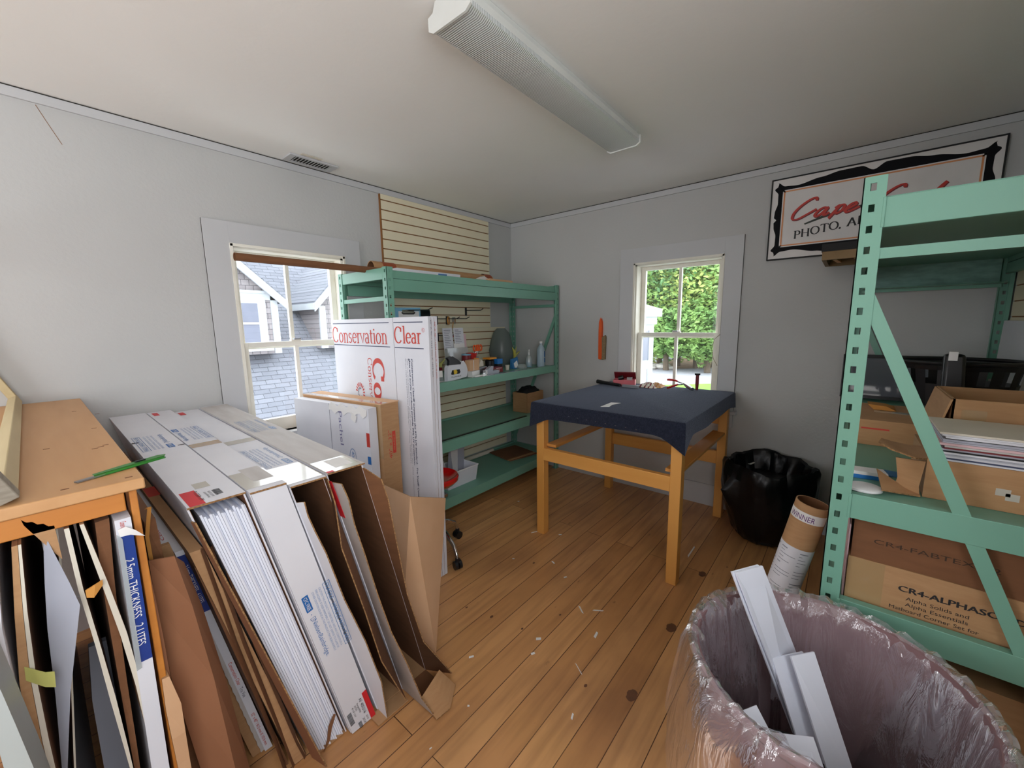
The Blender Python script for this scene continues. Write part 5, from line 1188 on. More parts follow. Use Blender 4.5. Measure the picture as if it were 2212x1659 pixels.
# ------------------------------------------------------------------ red stool between the rack and the cartons
sc = V((-1.742, -.80, 0)); t = thing('swivel_stool', 'red round swivel stool on chrome casters half hidden behind the tan cardboard', 'stool', sc)
mb = MB().lathe([(0, .468), (.07, .464), (.115, .474), (.134, .490), (.141, .495), (.147, .486), (.144, .465), (.12, .440), (.07, .425), (.03, .42), (0, .42)], sc, 'red_gloss', n=44); mb.build('seat', t)
MB().lathe([(.045, .37), (.05, .39), (.05, .42)], sc, 'black_plastic', n=20, cap0=True, cap1=True).build('mount', t)
MB().tube([sc+V((0, 0, .16)), sc+V((0, 0, .30)), sc+V((0, 0, .30)), sc+V((0, 0, .38))], [.026, .026, .016, .016], 'chrome', n=18).build('gas_lift', t)
tips = [at(988, 1204, 'z', .075), at(988, 1140, 'z', .075)]
for i in range(5):
    if i < 2: e = tips[i]
    else: a = radians([188, 126, 62][i-2]); e = sc+V((.22*cos(a), .22*sin(a), .075))
    d = (e-sc); d.z = 0; R_ = d.length; d.normalize()
    leg = MB().tube([sc+d*.02+V((0, 0, .17)), sc+d*R_*.5+V((0, 0, .155)), sc+d*R_*.85+V((0, 0, .125)), sc+d*R_*.97+V((0, 0, .09)), sc+d*R_+V((0, 0, .066))], [.013, .013, .012, .011, .009], 'chrome', n=12).build('leg', t)
    w = d.cross(V((0, 0, 1))); c = sc+d*R_+V((0, 0, .028)); mb = MB()
    for sg in (-1, 1): mb.tube([c+w*sg*.004, c+w*sg*.022], .026, 'black_plastic', n=20)
    mb.tube([c+V((0, 0, .014)), c+V((0, 0, .042))], .013, 'black_plastic', n=10); mb.build('caster', leg)

# ------------------------------------------------------------------ things on the far rack
# long thin tube poking out over the window, and the taped tube
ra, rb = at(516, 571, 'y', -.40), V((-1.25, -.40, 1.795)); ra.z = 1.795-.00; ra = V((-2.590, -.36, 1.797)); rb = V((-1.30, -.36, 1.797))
tag(MB().pipe(ra, rb, .020, .017, 'card_dark', 'card_dark').build('postal_tube'), 'long thin brown tube poking from the rack top across the window', 'tube')  # tube coloured darker to imitate its backlit shade
p0 = V((-1.800, -.30, 1.822)); p1 = V((-.655, -.300, 1.815))
t = thing('postal_tube', 'brown tube with red-brown taped ends lying along the top of the far rack', 'tube', (-1.2, -.3, 1.78))
MB().pipe(p0, p1, .044, .040, 'card', 'card_dark').build('tube', t)
for a_, b_ in ((.07, .17), (1.05, 1.13)):
    MB().pipe(p0+V((a_, 0, 0)), p0+V((b_, 0, 0)), .0448, .0442, 'tape_red').build('tape_band', t)
tag(MB().obox((-1.74, -.50, 1.7655), (.55, 0, 0), (0, .12, 0), (0, 0, .042), 'card_white').rect((-1.74, -.50, 1.7655), (1, 0, 0), (0, 0, 1), .34, .42, .008, .034, 'ink_blue', .0008).build('white_parcel'), 'flat white parcel with a blue mark lying on the front of the rack top', 'parcel')
tag(MB().prism([(-1.10, -.52, 1.766), (-.80, -.50, 1.766), (-.82, -.44, 1.80), (-.90, -.47, 1.822), (-1.04, -.50, 1.772)], (0, .05, 0), 'paper').build('paper_sheet'), 'small folded white paper on the rack top in front of the taped tube', 'paper')
tag(MB().box(-.90, -.62, -.53, -.41, 1.7655, 1.800, 'card_tan').build('flat_carton'), 'small flat tan carton on the rack top under the tube end', 'cardboard box')

# hooks on the slatwall
def hook(px, py, L_, label, dz=.072, ang=-35):
    c = at(px, py, 'y', -.0205); t = thing('slatwall_hook', label, 'hook', (c.x, -.03, c.z-dz), 'black slatwall hooks')
    MB().box(c.x-.011, c.x+.011, -.0235, -.0195, c.z-dz, c.z, 'black_plastic').build('plate', t)
    d = V((sin(radians(-ang))*1.0, -cos(radians(-ang)), 0)); s_ = V((c.x, -.0245, c.z-.022))
    MB().tube([s_, s_+d*L_*.86+V((0, 0, -.002)), s_+d*L_+V((0, 0, .014))], .0035, 'black_plastic', n=8).build('prong', t)
    return s_, d
hook(1006, 665, .16, 'black slatwall hook highest on the right, empty')
h2 = hook(943, 683, .20, 'black slatwall hook right beside the tall white carton, holding a small ring')
h3 = hook(965, 683, .20, 'black slatwall hook holding a roll of tape, right of two neighbours')
hook(945, 719, .15, 'lowest black slatwall hook, empty, beside the tall white carton')
h5 = hook(852, 664, .30, 'black slatwall hook behind the blue clipboard')
def ring_(c, ro, ri, w, m, label, name='tape_roll', core='card'):
    ax_ = V((sin(radians(35)), -cos(radians(35)), 0)); t = thing(name, label, 'tape roll', (c.x, c.y, c.z-ro))
    MB().pipe(c-ax_*w/2, c+ax_*w/2, ro, ri, m, core).build('tape', t)
ring_(h2[0]+h2[1]*.10+V((0, 0, -.016)), .036, .026, .010, 'card_orange', 'thin orange-brown ring hanging on a hook near the tall carton')
ring_(h3[0]+h3[1]*.06+V((0, 0, -.016)), .030, .020, .022, 'clear_plastic', 'clear roll of tape hanging on the slatwall hook')
c = h3[0]+h3[1]*.05+V((0, 0, -.02)); tag(MB().tube([c+V((-.012, -.02, .0)), c+V((-.03, -.03, -.05)), c+V((-.02, -.03, -.09)), c+V((.0, -.03, -.115))], [.004, .004, .004, .003], 'card_orange', n=6).build('strap'), 'loose brown strap dangling beside the clear roll of tape', 'strap')
c = at(919, 688, 'y', -.12); t = thing('tape_roll', 'big black-edged grey roll hanging above the tall white carton', 'tape roll', (c.x, c.y, c.z-.07))
ax_ = V((.82, -.57, 0)); MB().pipe(c-ax_*.035, c+ax_*.035, .068, .040, 'black_plastic', 'black_matte').build('tape', t); MB().pipe(c+ax_*.0352, c+ax_*.037, .062, .020, 'paper_grey', 'black_matte').build('label', t)
c = at(880, 668, 'y', -.10); t = thing('clipboard', 'blue clipboard with white paper hanging on the slatwall hook', 'clipboard', (c.x, -.1, c.z-.25))
X = V((.96, -.28, 0)); N_ = V((.28, .96, 0)); Zu = V((0, 0, 1)); O = c-X*.10-Zu*.25
MB().obox(O, X*.205, N_*.004, Zu*.262, 'sky_blue').build('board', t)
MB().obox(O+X*.028-N_*.001, X*.165, N_*.0008, Zu*.235, 'paper').build('sheet', t)
mb = MB().obox(O+X*.055-N_*.010+Zu*.222, X*.095, N_*.009, Zu*.022, 'steel').tube([O+X*.05-N_*.012+Zu*.225, O+X*.06-N_*.012+Zu*.215, O+X*.145-N_*.012+Zu*.215, O+X*.155-N_*.012+Zu*.225], .005, 'black_plastic', n=8); mb.build('clip', t)

# clutter on the middle shelf
S2 = 1.0305
def pos(px, py, z=S2): return at(px, py, 'z', z)
# staple gun
p = V((-1.375, -.53, S2)); X = V((.93, .18, 0)).normalized(); Y = V((-X.y, X.x, 0)); Zu = V((0, 0, 1))
t = thing('staple_gun', 'grey staple gun with a black lever standing on the middle shelf', 'staple gun', p)
def pg(mb, pts, th, m, off=0): mb.prism([p+X*a+Zu*b_+Y*off for a, b_ in pts], Y*th, m)
mb = MB(); pg(mb, [(0, 0), (.235, .012), (.24, .022), (.25, .06), (.235, .10), (.20, .135), (.175, .128), (.17, .11), (.02, .116), (.005, .10)], .030, 'sky_blue'); mb.names[-1] = 'card_white'; mb.build('body', t, bevel=.003)
mb = MB(); pg(mb, [(.04, .05), (.055, .078), (.145, .078), (.155, .055), (.14, .045), (.055, .045)], .002, 'black_matte', -.0022); mb.build('grip_opening', t)
mb = MB(); pg(mb, [(.075, .046), (.07, .076), (.10, .080), (.115, .060), (.10, .046)], .003, 'yellow', -.0045); mb.build('spring_cap', t)
mb = MB(); pg(mb, [(.03, .118), (.035, .150), (.018, .172), (.07, .178), (.13, .150), (.185, .118), (.18, .106)], .022, 'black_plastic', .004); mb.build('lever', t, bevel=.003)
mb = MB(); mb.text('Powershot', p+Zu*.012-Y*.0, X, Zu, .045, .010, .012, 'ink_black', w=.12); mb.build('print', t)
# left of it: bin, jar, notes
def simple(name, label, cat, mb, group=None): return tag(mb.build(name), label, cat, group)
q = V((-1.50, -.50, S2)); t = thing('parts_bin', 'small tilted white-fronted parts box at the left end of the middle shelf', 'box', q)
MB().hexa([q+V(v_) for v_ in ((.02, -.02, 0), (.10, -.02, 0), (.10, .06, 0), (.02, .06, 0), (-.02, -.05, .09), (.06, -.05, .09), (.06, .04, .09), (-.02, .04, .09))], 'clear_plastic').build('bin', t)
MB().obox(q+V((-.018, -.052, .045)), (.075, 0, 0), (-.0, -.002, .0), (0, -.0, .045), 'paper').build('label', t)
MB().obox(q+V((.012, -.030, .005)), (.022, 0, 0), (0, -.002, 0), (0, 0, .022), 'paper').build('price_tag', t)
simple('sticky_pad', 'pale yellow-green sticky pad on the middle shelf beside the tall white carton', 'note pad', MB().box(-1.58, -1.52, -.47, -.40, S2+.001, S2+.05, 'lime'))
simple('flat_paper', 'torn white paper lying at the very edge of the middle shelf', 'paper', MB().prism([(-1.58, -.575, S2+.013), (-1.42, -.560, S2+.013), (-1.46, -.535, S2+.013), (-1.53, -.53, S2+.013)], (0, 0, .001), 'paper'))
q = V((-1.33, -.30, S2)); t = thing('clear_canister', 'clear canister of staples behind the staple gun', 'canister', q)
MB().lathe([(.045, .0), (.048, .09), (.048, .10), (.044, .10), (.042, .01)], q, 'clear_plastic', n=24, cap0=True).build('jar', t); MB().lathe([(0, .118), (.05, .118), (.05, .10), (0, .10)], q, 'black_plastic', n=24).build('lid', t)
for i in range(6):
    a = i*1.05; MB().tube([q+V((.02*cos(a), .02*sin(a), .004)), q+V((.03*cos(a), .03*sin(a), .085))], .004, 'steel_dull', n=6).build('rod', t)
simple('hardware_bag', 'dark clear bag of hardware slumped left of the staple gun', 'bag', MB().lathe([(.05, 0), (.06, .03), (.045, .07), (.015, .10)], V((-1.41, -.42, S2)), 'clear_bag', n=10, cap0=True, cap1=True))
simple('red_clamp', 'small dark red clamp just left of the staple gun', 'clamp', MB().hexa([V((-1.372, -.455, S2))+V(v_) for v_ in ((0, 0, 0), (.02, 0, 0), (.02, .03, 0), (0, .03, 0), (-.01, 0, .10), (.012, 0, .10), (.012, .03, .10), (-.01, .03, .10))], 'dark_red'))
simple('kraft_fold', 'bent brown card lying behind the small parts box', 'cardboard', MB().box(-1.50, -1.40, -.30, -.24, S2, S2+.06, 'card_dark'))
simple('straw_tuft', 'tuft of pale straw-coloured trimmings behind the staple gun lever', 'trimmings', MB().tube([(-1.24, -.26, S2), (-1.26, -.27, S2+.09), (-1.30, -.28, S2+.16)], [.03, .02, .003], 'bone', n=7).tube([(-1.22, -.25, S2), (-1.21, -.26, S2+.10), (-1.17, -.27, S2+.14)], [.02, .014, .003], 'lime', n=6))
# brochure holder
q = V((-1.005, -.22, S2)); t = thing('brochure_rack', 'leaflets with printed text standing in a clear holder on the middle shelf', 'leaflets', q)
MB().hexa([q+V(v_) for v_ in ((-.11, -.03, 0), (.12, -.03, 0), (.12, .03, 0), (-.11, .03, 0), (-.12, -.03, .22), (.11, -.03, .22), (.11, .0, .22), (-.12, .0, .22))], 'clear_plastic').build('holder', t)
for i, (dx, z0, z1, w, dy, m) in enumerate(((-.115, .16, .385, .105, .006, 'card_white'), (-.005, .17, .385, .11, -.004, 'card_white'), (.035, .06, .33, .115, .012, 'paper_pink'), (-.02, .07, .255, .12, -.020, 'paper'))):
    O = q+V((dx, dy, z0)); mb = MB().obox(O, (w, 0, 0), (0, .003, 0), (-.01, .012, z1-z0), m)
    Yv = V((-.01, .012, z1-z0)).normalized(); rnd = random.Random(i)
    if i < 2:
        for k_ in range(12): mb.rect(O, (1, 0, 0), Yv, .012, .05+rnd.random()*.04, (z1-z0)-.02-.014*k_, (z1-z0)-.016-.014*k_, 'ink_grey' if k_ else 'ink_black', .0009)
        mb.rect(O, (1, 0, 0), Yv, .04, .08, .02, .045, 'ink_navy', .0009)
    mb.build('leaflet', t)
# kraft block with white base
q = V((-1.118, -.500, S2)); t = thing('card_box', 'small tan box with a white lower half near the front of the middle shelf', 'box', q)
X = V((.98, .12, 0)); Y = V((-.12, .98, 0)); MB().obox(q+Zu*.05, X*.115, Y*.05, Zu*.085, 'card_tan').obox(q+X*.043+Zu*.0505-Y*.001, X*.006, -Y*.001, Zu*.084, 'paper').build('upper_box', t)
MB().obox(q+X*.115+Zu*.0, X*.003, Y*.05, Zu*.145, 'card_orange').build('orange_side', t); MB().obox(q+X*.02-Y*.006, X*.095, Y*.05, Zu*.048, 'paper').build('white_box', t)
q = V((-1.10, -.40, S2)); t = thing('tool_cup', 'red cup holding orange handled scissors on the middle shelf', 'cup', V((-.93, -.33, S2)))
c = V((-.93, -.33, S2)); MB().lathe([(.028, .09), (.04, .15), (.047, .175), (.043, .175), (.034, .14), (.02, .09)], c, 'red', n=24, cap0=True).build('cup', t)
MB().lathe([(.030, 0), (.032, .089)], c, 'clear_plastic', n=20, cap0=True, cap1=True).build('base_tin', t)
for i, (dx, tl) in enumerate(((-.0, .0), (.045, .015))):
    t2 = thing('scissors', ('orange handled scissors standing left in the red cup', 'orange handled scissors standing right in the red cup')[i], 'scissors', c+V((dx, -.02, .12)))
    for sg in (-1, 1):
        cc = c+V((.03+dx+sg*.014, -.02, .215)); n = 14; pts = [cc+V((.014*cos(2*pi*k_/n), 0, .024*sin(2*pi*k_/n))) for k_ in range(n+1)]
        MB().tube(pts, .0055, 'orange', n=8, caps=False).build('finger_ring', t2)
        MB().tube([cc-V((0, 0, .022)), c+V((.012+dx*.4, -.01, .15)), c+V((dx*.3, 0, .12))], [.005, .004, .002], 'steel', n=6).build('blade', t2)
simple('marker_tin', 'striped red and blue tin behind the small tan box', 'tin', MB().lathe([(.038, 0), (.038, .11)], V((-1.04, -.38, S2)), 'steel_dull', n=24, cap0=True, cap1=True).lathe([(.0384, .115), (.0384, .165)], V((-1.04, -.38, S2)), 'dark_red', n=24, cap0=True, cap1=True).lathe([(.0384, .166), (.0384, .175)], V((-1.04, -.38, S2)), 'sky_blue', n=24, cap0=True, cap1=True))
simple('screwdriver', 'thin black handled tool leaning behind the staple gun', 'screwdriver', MB().tube([(-1.17, -.36, S2), (-1.185, -.35, S2+.10), (-1.195, -.34, S2+.16)], [.006, .009, .010], 'black_plastic', n=10))
simple('wood_wedge', 'pale wooden wedge block right of the red cup', 'block', MB().prism([(-.90, -.37, S2+.055), (-.83, -.37, S2+.058), (-.835, -.37, S2+.095), (-.85, -.37, S2+.115), (-.87, -.37, S2+.10)], (0, .04, 0), 'bone'))
simple('block_stand', 'grey block under the wooden wedge', 'block', MB().box(-.91, -.80, -.38, -.30, S2+.0, S2+.054, 'steel_dull'))
q = V((-.985, -.52, S2)); t = thing('tape_dispenser', 'empty grey tape dispenser lying at the front of the middle shelf', 'tape dispenser', q)
MB().prism([q+V(v_) for v_ in ((0, 0, 0), (.20, .02, 0), (.215, .02, .018), (.19, .02, .032), (.12, .012, .028), (.14, .02, .065), (.115, .02, .07), (.05, 0, .05))], (0, .03, 0), 'paper_grey').build('body', t)
MB().obox(q+V((-.02, -.01, .003)), (.05, 0, 0), (0, -.002, 0), (0, 0, .045), 'clear_plastic').build('clear_clip', t); MB().obox(q+V((.012, -.014, .012)), (.014, 0, 0), (0, -.001, 0), (0, 0, .03), 'paper').build('tag', t)
simple('white_magazine', 'white staple strip box lying in front of the small tan box', 'box', MB().box(-1.13, -1.00, -.565, -.535, S2+.0, S2+.018, 'white_plastic'))
q = V((-.735, -.46, S2)); t = thing('ink_box', 'dark red little box with white lettering on the middle shelf', 'box', q)
mb = MB().box(q.x-.09, q.x+.05, q.y, q.y+.08, q.z, q.z+.045, 'dark_red'); mb.text('NET', q, (1, 0, 0), (0, 0, 1), -.03, .010, .014, 'paper', w=.04); mb.rect(q, (1, 0, 0), (0, 0, 1), -.035, .035, .034, .038, 'paper'); mb.build('body', t)
simple('dark_bottle', 'dark bottle with an orange-yellow cap behind the dark red box', 'bottle', MB().lathe([(.040, 0), (.042, .09), (.030, .105)], V((-.70, -.32, S2)), 'black_plastic', n=20, cap0=True, cap1=True).box(-.745, -.655, -.362, -.278, S2+.106, S2+.120, 'orange2'))
simple('blue_pack', 'small bright blue pack standing beside the dark red box', 'pack', MB().box(-.660, -.600, -.375, -.345, S2+.0, S2+.06, 'black_matte').box(-.665, -.595, -.380, -.340, S2+.0605, S2+.105, 'blue'))
simple('grey_tool', 'grey wedge-shaped tool leaning right of the orange scissors', 'tool', MB().hexa([V((-.80, -.28, S2))+V(v_) for v_ in ((0, 0, .0), (.035, 0, .0), (.035, .03, .0), (0, .03, .0), (-.03, 0, .13), (.005, 0, .13), (.005, .03, .13), (-.03, .03, .13))], 'steel_dull'))
q = V((-.86, -.10, S2)); n = 24; pts = [q+V((.085*cos(2*pi*k_/n), .02*sin(2*pi*k_/n), .24+.085*sin(2*pi*k_/n))) for k_ in range(n+1)]
simple('cord_loop', 'loop of thin red cord hanging at the back of the middle shelf', 'cord', MB().tube(pts, .005, 'red', n=6, caps=False))
simple('white_spools', 'pair of pale spools behind the orange scissors', 'spool', MB().lathe([(.055, .12), (.06, .15), (.055, .20)], V((-.93, -.17, S2)), 'paper_pink', n=20, cap0=True, cap1=True).lathe([(.06, 0), (.05, .119)], V((-.93, -.17, S2)), 'clear_bag', n=20, cap0=True, cap1=True))
simple('clear_bag_bundle', 'dark translucent bag standing against the rear rack post', 'bag', MB().lathe([(.07, 0), (.11, .06), (.12, .16), (.10, .26), (.075, .33), (.04, .37)], V((-.36, -.16, S2)), 'clear_bag', n=14, cap0=True, cap1=True).lathe([(.05, .01), (.08, .08), (.06, .2), (.02, .28)], V((-.36, -.16, S2)), 'black_matte', n=9, cap0=True, cap1=True))
simple('yellow_sprig', 'yellow-green sprig sticking up right of the translucent bag', 'sprig', MB().tube([(-.30, -.27, S2), (-.29, -.27, S2+.12), (-.26, -.27, S2+.20)], [.016, .012, .002], 'lime', n=6).tube([(-.29, -.27, S2+.08), (-.31, -.28, S2+.15), (-.34, -.28, S2+.19)], [.012, .012, .002], 'sticky', n=6).tube([(-.29, -.27, S2+.10), (-.25, -.28, S2+.13), (-.22, -.28, S2+.145)], [.010, .010, .002], 'lime', n=6))
simple('blue_sachet', 'blue and white patterned sachet on the right of the middle shelf', 'sachet', MB().hexa([V((-.49, -.40, S2))+V(v_) for v_ in ((.02, 0, .0), (.10, 0, .0), (.10, .04, .0), (.02, .04, .0), (-.01, 0, .09), (.085, 0, .105), (.08, .015, .105), (-.005, .015, .09))], 'blue_tape').hexa([V((-.485, -.403, S2))+V(v_) for v_ in ((.035, 0, .01), (.09, 0, .01), (.09, .002, .01), (.035, .002, .01), (.02, 0, .05), (.065, 0, .075), (.065, .002, .075), (.02, .002, .05))], 'paper'))
simple('cork_stopper', 'small pale stopper between the blue pack and the sachet', 'stopper', MB().lathe([(.016, 0), (.019, .045)], V((-.555, -.40, S2)), 'bone', n=16, cap0=True, cap1=True))
simple('white_blob', 'crumpled white wrapper in front of the blue sachet', 'wrapper', MB().lathe([(.05, 0), (.055, .015), (.035, .035), (.01, .042)], V((-.37, -.42, S2)), 'clear_plastic', n=9, cap0=True, cap1=True))
c = V((-.235, -.40, S2)); t = thing('spray_bottle', 'small clear spray bottle with a white nozzle on the middle shelf', 'bottle', c)
MB().lathe([(.030, 0), (.033, .02), (.033, .075), (.022, .10), (.012, .115)], c, 'clear_plastic', n=24, cap0=True, cap1=True).build('body', t)
MB().lathe([(.031, .002), (.031, .05)], c, 'sky_blue', n=20, cap0=True, cap1=True).build('liquid', t)
MB().tube([c+V((0, 0, .115)), c+V((0, 0, .15)), c+V((-.02, -.02, .160)), c+V((-.038, -.03, .15))], [.009, .009, .008, .006], 'white_plastic', n=10).build('nozzle', t)
c = V((-.175, -.500, S2)); t = thing('bottle', 'tall translucent plastic bottle with a blue label at the right end of the shelf', 'bottle', c)
MB().lathe([(.036, 0), (.040, .008), (.040, .15), (.036, .175), (.022, .20), (.013, .213), (.013, .225)], c, 'bottle_plastic', n=28, cap0=True, cap1=True).build('body', t)
MB().lathe([(.016, .224), (.016, .243), (.012, .245)], c, 'white_plastic', n=20, cap0=True, cap1=True).build('cap', t)
mb = MB(); n = 8
for (z0, z1) in ((.045, .085), (.095, .15)): mb.sheet([c+V((.0406*cos(a), .0406*sin(a), z0)) for a in [radians(-95+i*9) for i in range(n)]], [c+V((.0406*cos(a), .0406*sin(a), z1)) for a in [radians(-95+i*9) for i in range(n)]], (0, 0, .0001), 'blue')
mb.build('label', t)
simple('glass_sheet', 'clear sheet of glass lying along the middle shelf', 'glass', MB().box(-1.20, -.30, -.585, -.30, S2+.0122, S2+.0160, 'clear_plastic')) if False else None
simple('steel_ruler', 'long steel straightedge lying along the front lip of the middle shelf', 'ruler', MB().box(-1.16, -.34, -.598, -.575, 1.0425, 1.0445, 'steel'))
# lower shelves
q = V((-.36, -.47, .6005)); t = thing('paper_bag', 'brown paper bag filled with black cloth on the shelf beside the work table', 'bag', q)
mb = MB(); w, d_, h_ = .26, .17, .19
for o_, e1, e2 in ((q, V((w, 0, 0)), V((0, .002, 0))), (q+V((0, d_, 0)), V((w, 0, 0)), V((0, .002, 0))), (q, V((.002, 0, 0)), V((0, d_, 0))), (q+V((w, 0, 0)), V((.002, 0, 0)), V((0, d_, 0)))): mb.obox(o_, e1, e2, (0, 0, h_), 'card')
mb.obox(q, (w, 0, 0), (0, d_, 0), (0, 0, .002), 'card'); mb.build('bag', t)
mb = MB(); n = 12; mb.add([(q.x+.006+(w-.012)*i/(n-1), q.y+.008+(d_-.016)*j/(n-1), q.z+.16+(.075*(1-((2*i/(n-1)-1)**4))*(1-((2*j/(n-1)-1)**4)))+.012*sin(i*1.7)*cos(j*1.9)) for i in range(n) for j in range(n)], [(i*n+j, (i+1)*n+j, (i+1)*n+j+1, i*n+j+1) for i in range(n-1) for j in range(n-1)], 'black_matte'); mb.build('black_cloth', t)
simple('steel_strip', 'black steel strip lying along the front of the third shelf', 'strip', MB().box(-1.72, -.46, -.545, -.525, .6005, .608, 'black_plastic'))
c = V((-1.36, -.47, .1725)); t = thing('storage_tub', 'translucent white plastic tub on the bottom shelf behind the red stool', 'tub', c)
mb = MB(); w, d_, h_ = .30, .20, .13
for lo in (0,):
    p8 = [c+V(v_) for v_ in ((0, 0, 0), (w, 0, 0), (w, d_, 0), (0, d_, 0))]; q8 = [c+V(v_) for v_ in ((-.015, -.015, h_), (w+.015, -.015, h_), (w+.015, d_+.015, h_), (-.015, d_+.015, h_))]
    for i in range(4):
        j = (i+1) % 4; mb.poly([p8[i], p8[j], q8[j], q8[i]], 'card_white')
    mb.poly(p8[::-1], 'card_white'); mb.tube(q8+[q8[0]], .005, 'white_plastic', n=6)
mb.build('tub', t)
for i, (dx, dy, tl, hh) in enumerate(((.03, .05, -.05, .20), (.11, .09, .03, .25), (.19, .10, -.02, .28), (.25, .12, .02, .27))):
    simple('paper_sheet', ('leftmost sheet of paper sticking up out of the white tub', 'second sheet of paper from the left in the white tub', 'tallest sheet of paper in the white tub', 'rightmost sheet of paper standing in the white tub')[i], 'paper', MB().obox(c+V((dx-.04, dy, .01)), (.10, .03, 0), (0, .0015, 0), (tl, .01, hh), 'paper_grey' if i % 2 else 'paper'))
t = thing('metal_case', 'flat silver metal case on the bottom shelf under the stool seat', 'case', (-1.55, -.56, .17)); MB().obox((-1.73, -.575, .1725), (.26, .0, 0), (0, .16, 0), (0, 0, .012), 'black_plastic').build('base', t); MB().obox((-1.74, -.58, .185), (.28, 0, 0), (0, .17, 0), (0, 0, .030), 'steel').build('lid', t, bevel=.003)
for i in range(3):
    simple('board_offcut', ('lowest thin board', 'middle thin board', 'topmost thin board')[i]+' of the dark stack on the bottom shelf', 'board', MB().obox((-.56-.01*i, -.42+.012*i, .1722+i*.0065), (.34, -.07+.01*i, 0), (.06, .28, 0), (0, 0, .006), ('card_dark', 'card', 'card_dark')[i]))
simple('wood_roller', 'pale round wooden rod at the back of the bottom shelf', 'rod', MB().tube([(-1.05, -.10, .192), (-.45, -.10, .192)], .019, 'bone', n=14))

# ------------------------------------------------------------------ things on the near (right) rack
D2 = .9645
t = thing('long_carton', 'long shallow brown carton lying across the back of the near rack shelf', 'cardboard box', (-1.1, -3.05, D2))
mb = MB().box(-1.28, -.88, -3.29, -2.80, D2+.0005, D2+.098, 'card'); mb.rect((-1.28, -2.80, D2), (0, -1, 0), (0, 0, 1), .02, .10, .062, .068, 'ink_red'); mb.build('body', t)
mb = MB().box(-1.10, -1.06, -3.26, -2.86, D2+.0988, D2+.0996, 'tape'); mb.build('tape', t)
MB().hexa([(-1.05, -2.86, D2+.1), (-.92, -2.86, D2+.1), (-.92, -2.93, D2+.1), (-1.05, -2.93, D2+.1), (-1.03, -2.84, D2+.118), (-.95, -2.84, D2+.118), (-.95, -2.90, D2+.114), (-1.03, -2.90, D2+.114)], 'card_orange').build('lifted_flap', t)
t = thing('framed_glass', 'black-framed picture turned face in, leaning on the wall behind the near rack', 'picture frame', (-.12, -2.97, D2))
tl, tr, bl = at(1823, 766, 'x', -.16), at(2060, 766, 'x', -.16), at(1817, 872, 'x', -.16)
ya, yb_, zt_ = tl.y, tr.y, tl.z; zb_ = .978; hgt = zt_-zb_; ln = V((.06, 0, hgt)); O = V((-.175, yb_, zb_)); fw = .018
mb = MB(); mb.obox(O, (.018, 0, 0), (0, ya-yb_, 0), ln*(fw/hgt), 'black_plastic').obox(O+ln*(1-fw/hgt), (.018, 0, 0), (0, ya-yb_, 0), ln*(fw/hgt), 'black_plastic').obox(O, (.018, 0, 0), (0, fw, 0), ln, 'black_plastic').obox(O+V((0, ya-yb_-fw, 0)), (.018, 0, 0), (0, fw, 0), ln, 'black_plastic'); mb.build('frame', t)
MB().obox(O+V((.008, .01, 0))+ln*.03, (.004, 0, 0), (0, ya-yb_-.02, 0), ln*.94, 'glass_grey').build('glass', t)
MB().prism([O+V((.006, fw, 0))+ln*.93, O+V((.006, fw+.12, 0))+ln*.93, O+V((.006, fw, 0))+ln*.62], (.001, 0, 0), 'black_matte').build('corner_piece', t)
MB().obox(O+V((.004, fw+.035, 0))+ln*.84, (.002, 0, 0), (0, .03, 0), ln*.05, 'steel').build('hanger', t)
# black basket
t = thing('laundry_basket', 'black slotted plastic basket on the near rack behind the open carton', 'basket', (-.76, -3.12, D2+.1))
bx, by, bz = -.72, -3.13, D2+.1; a_, b_ = .155, .20; mb = MB(); n = 30
def el(r, z): return [V((bx+a_*r*cos(2*pi*i/n), by+b_*r*sin(2*pi*i/n), z)) for i in range(n)]
def wall_(z0, r0, z1, r1, skip=None):
    A0, A1 = el(r0, z0), el(r1, z1); k = mb.mi('black_plastic')
    for i in range(n):
        if skip and i % 2 == skip-1: continue
        b0 = len(mb.v); j = (i+1) % n; mb.v += [A0[i], A0[j], A1[j], A1[i]]; mb.f.append((b0, b0+1, b0+2, b0+3)); mb.m.append(k)
MB().lathe([(.12, 0), (.13, .004)], V((bx, by, bz)), 'black_plastic', n=24, cap0=True, cap1=True).build('base', t)
wall_(bz, .82, bz+.10, .9); wall_(bz+.10, .9, bz+.16, .95, 1); wall_(bz+.16, .95, bz+.185, 1.0); mb.build('side_wall', t)
mb = MB(); mb.tube(el(1.02, bz+.19)+[el(1.02, bz+.19)[0]], .009, 'black_plastic', n=8, caps=False); mb.build('rim', t)
t = thing('tape_gun', 'chunky black tool standing up out of the black basket', 'tool', (-.95, -3.09, D2+.1))
MB().hexa([(-.965, -3.06, D2+.10), (-.90, -3.06, D2+.10), (-.90, -3.13, D2+.10), (-.965, -3.13, D2+.10), (-.955, -3.055, D2+.335), (-.91, -3.055, D2+.335), (-.91, -3.115, D2+.335), (-.955, -3.115, D2+.335)], 'black_plastic').build('body', t, bevel=.012)
MB().box(-.968, -.958, -3.09, -3.065, D2+.31, D2+.345, 'white_plastic').build('painted_highlight', t)  # white block imitates a highlight on the black tool
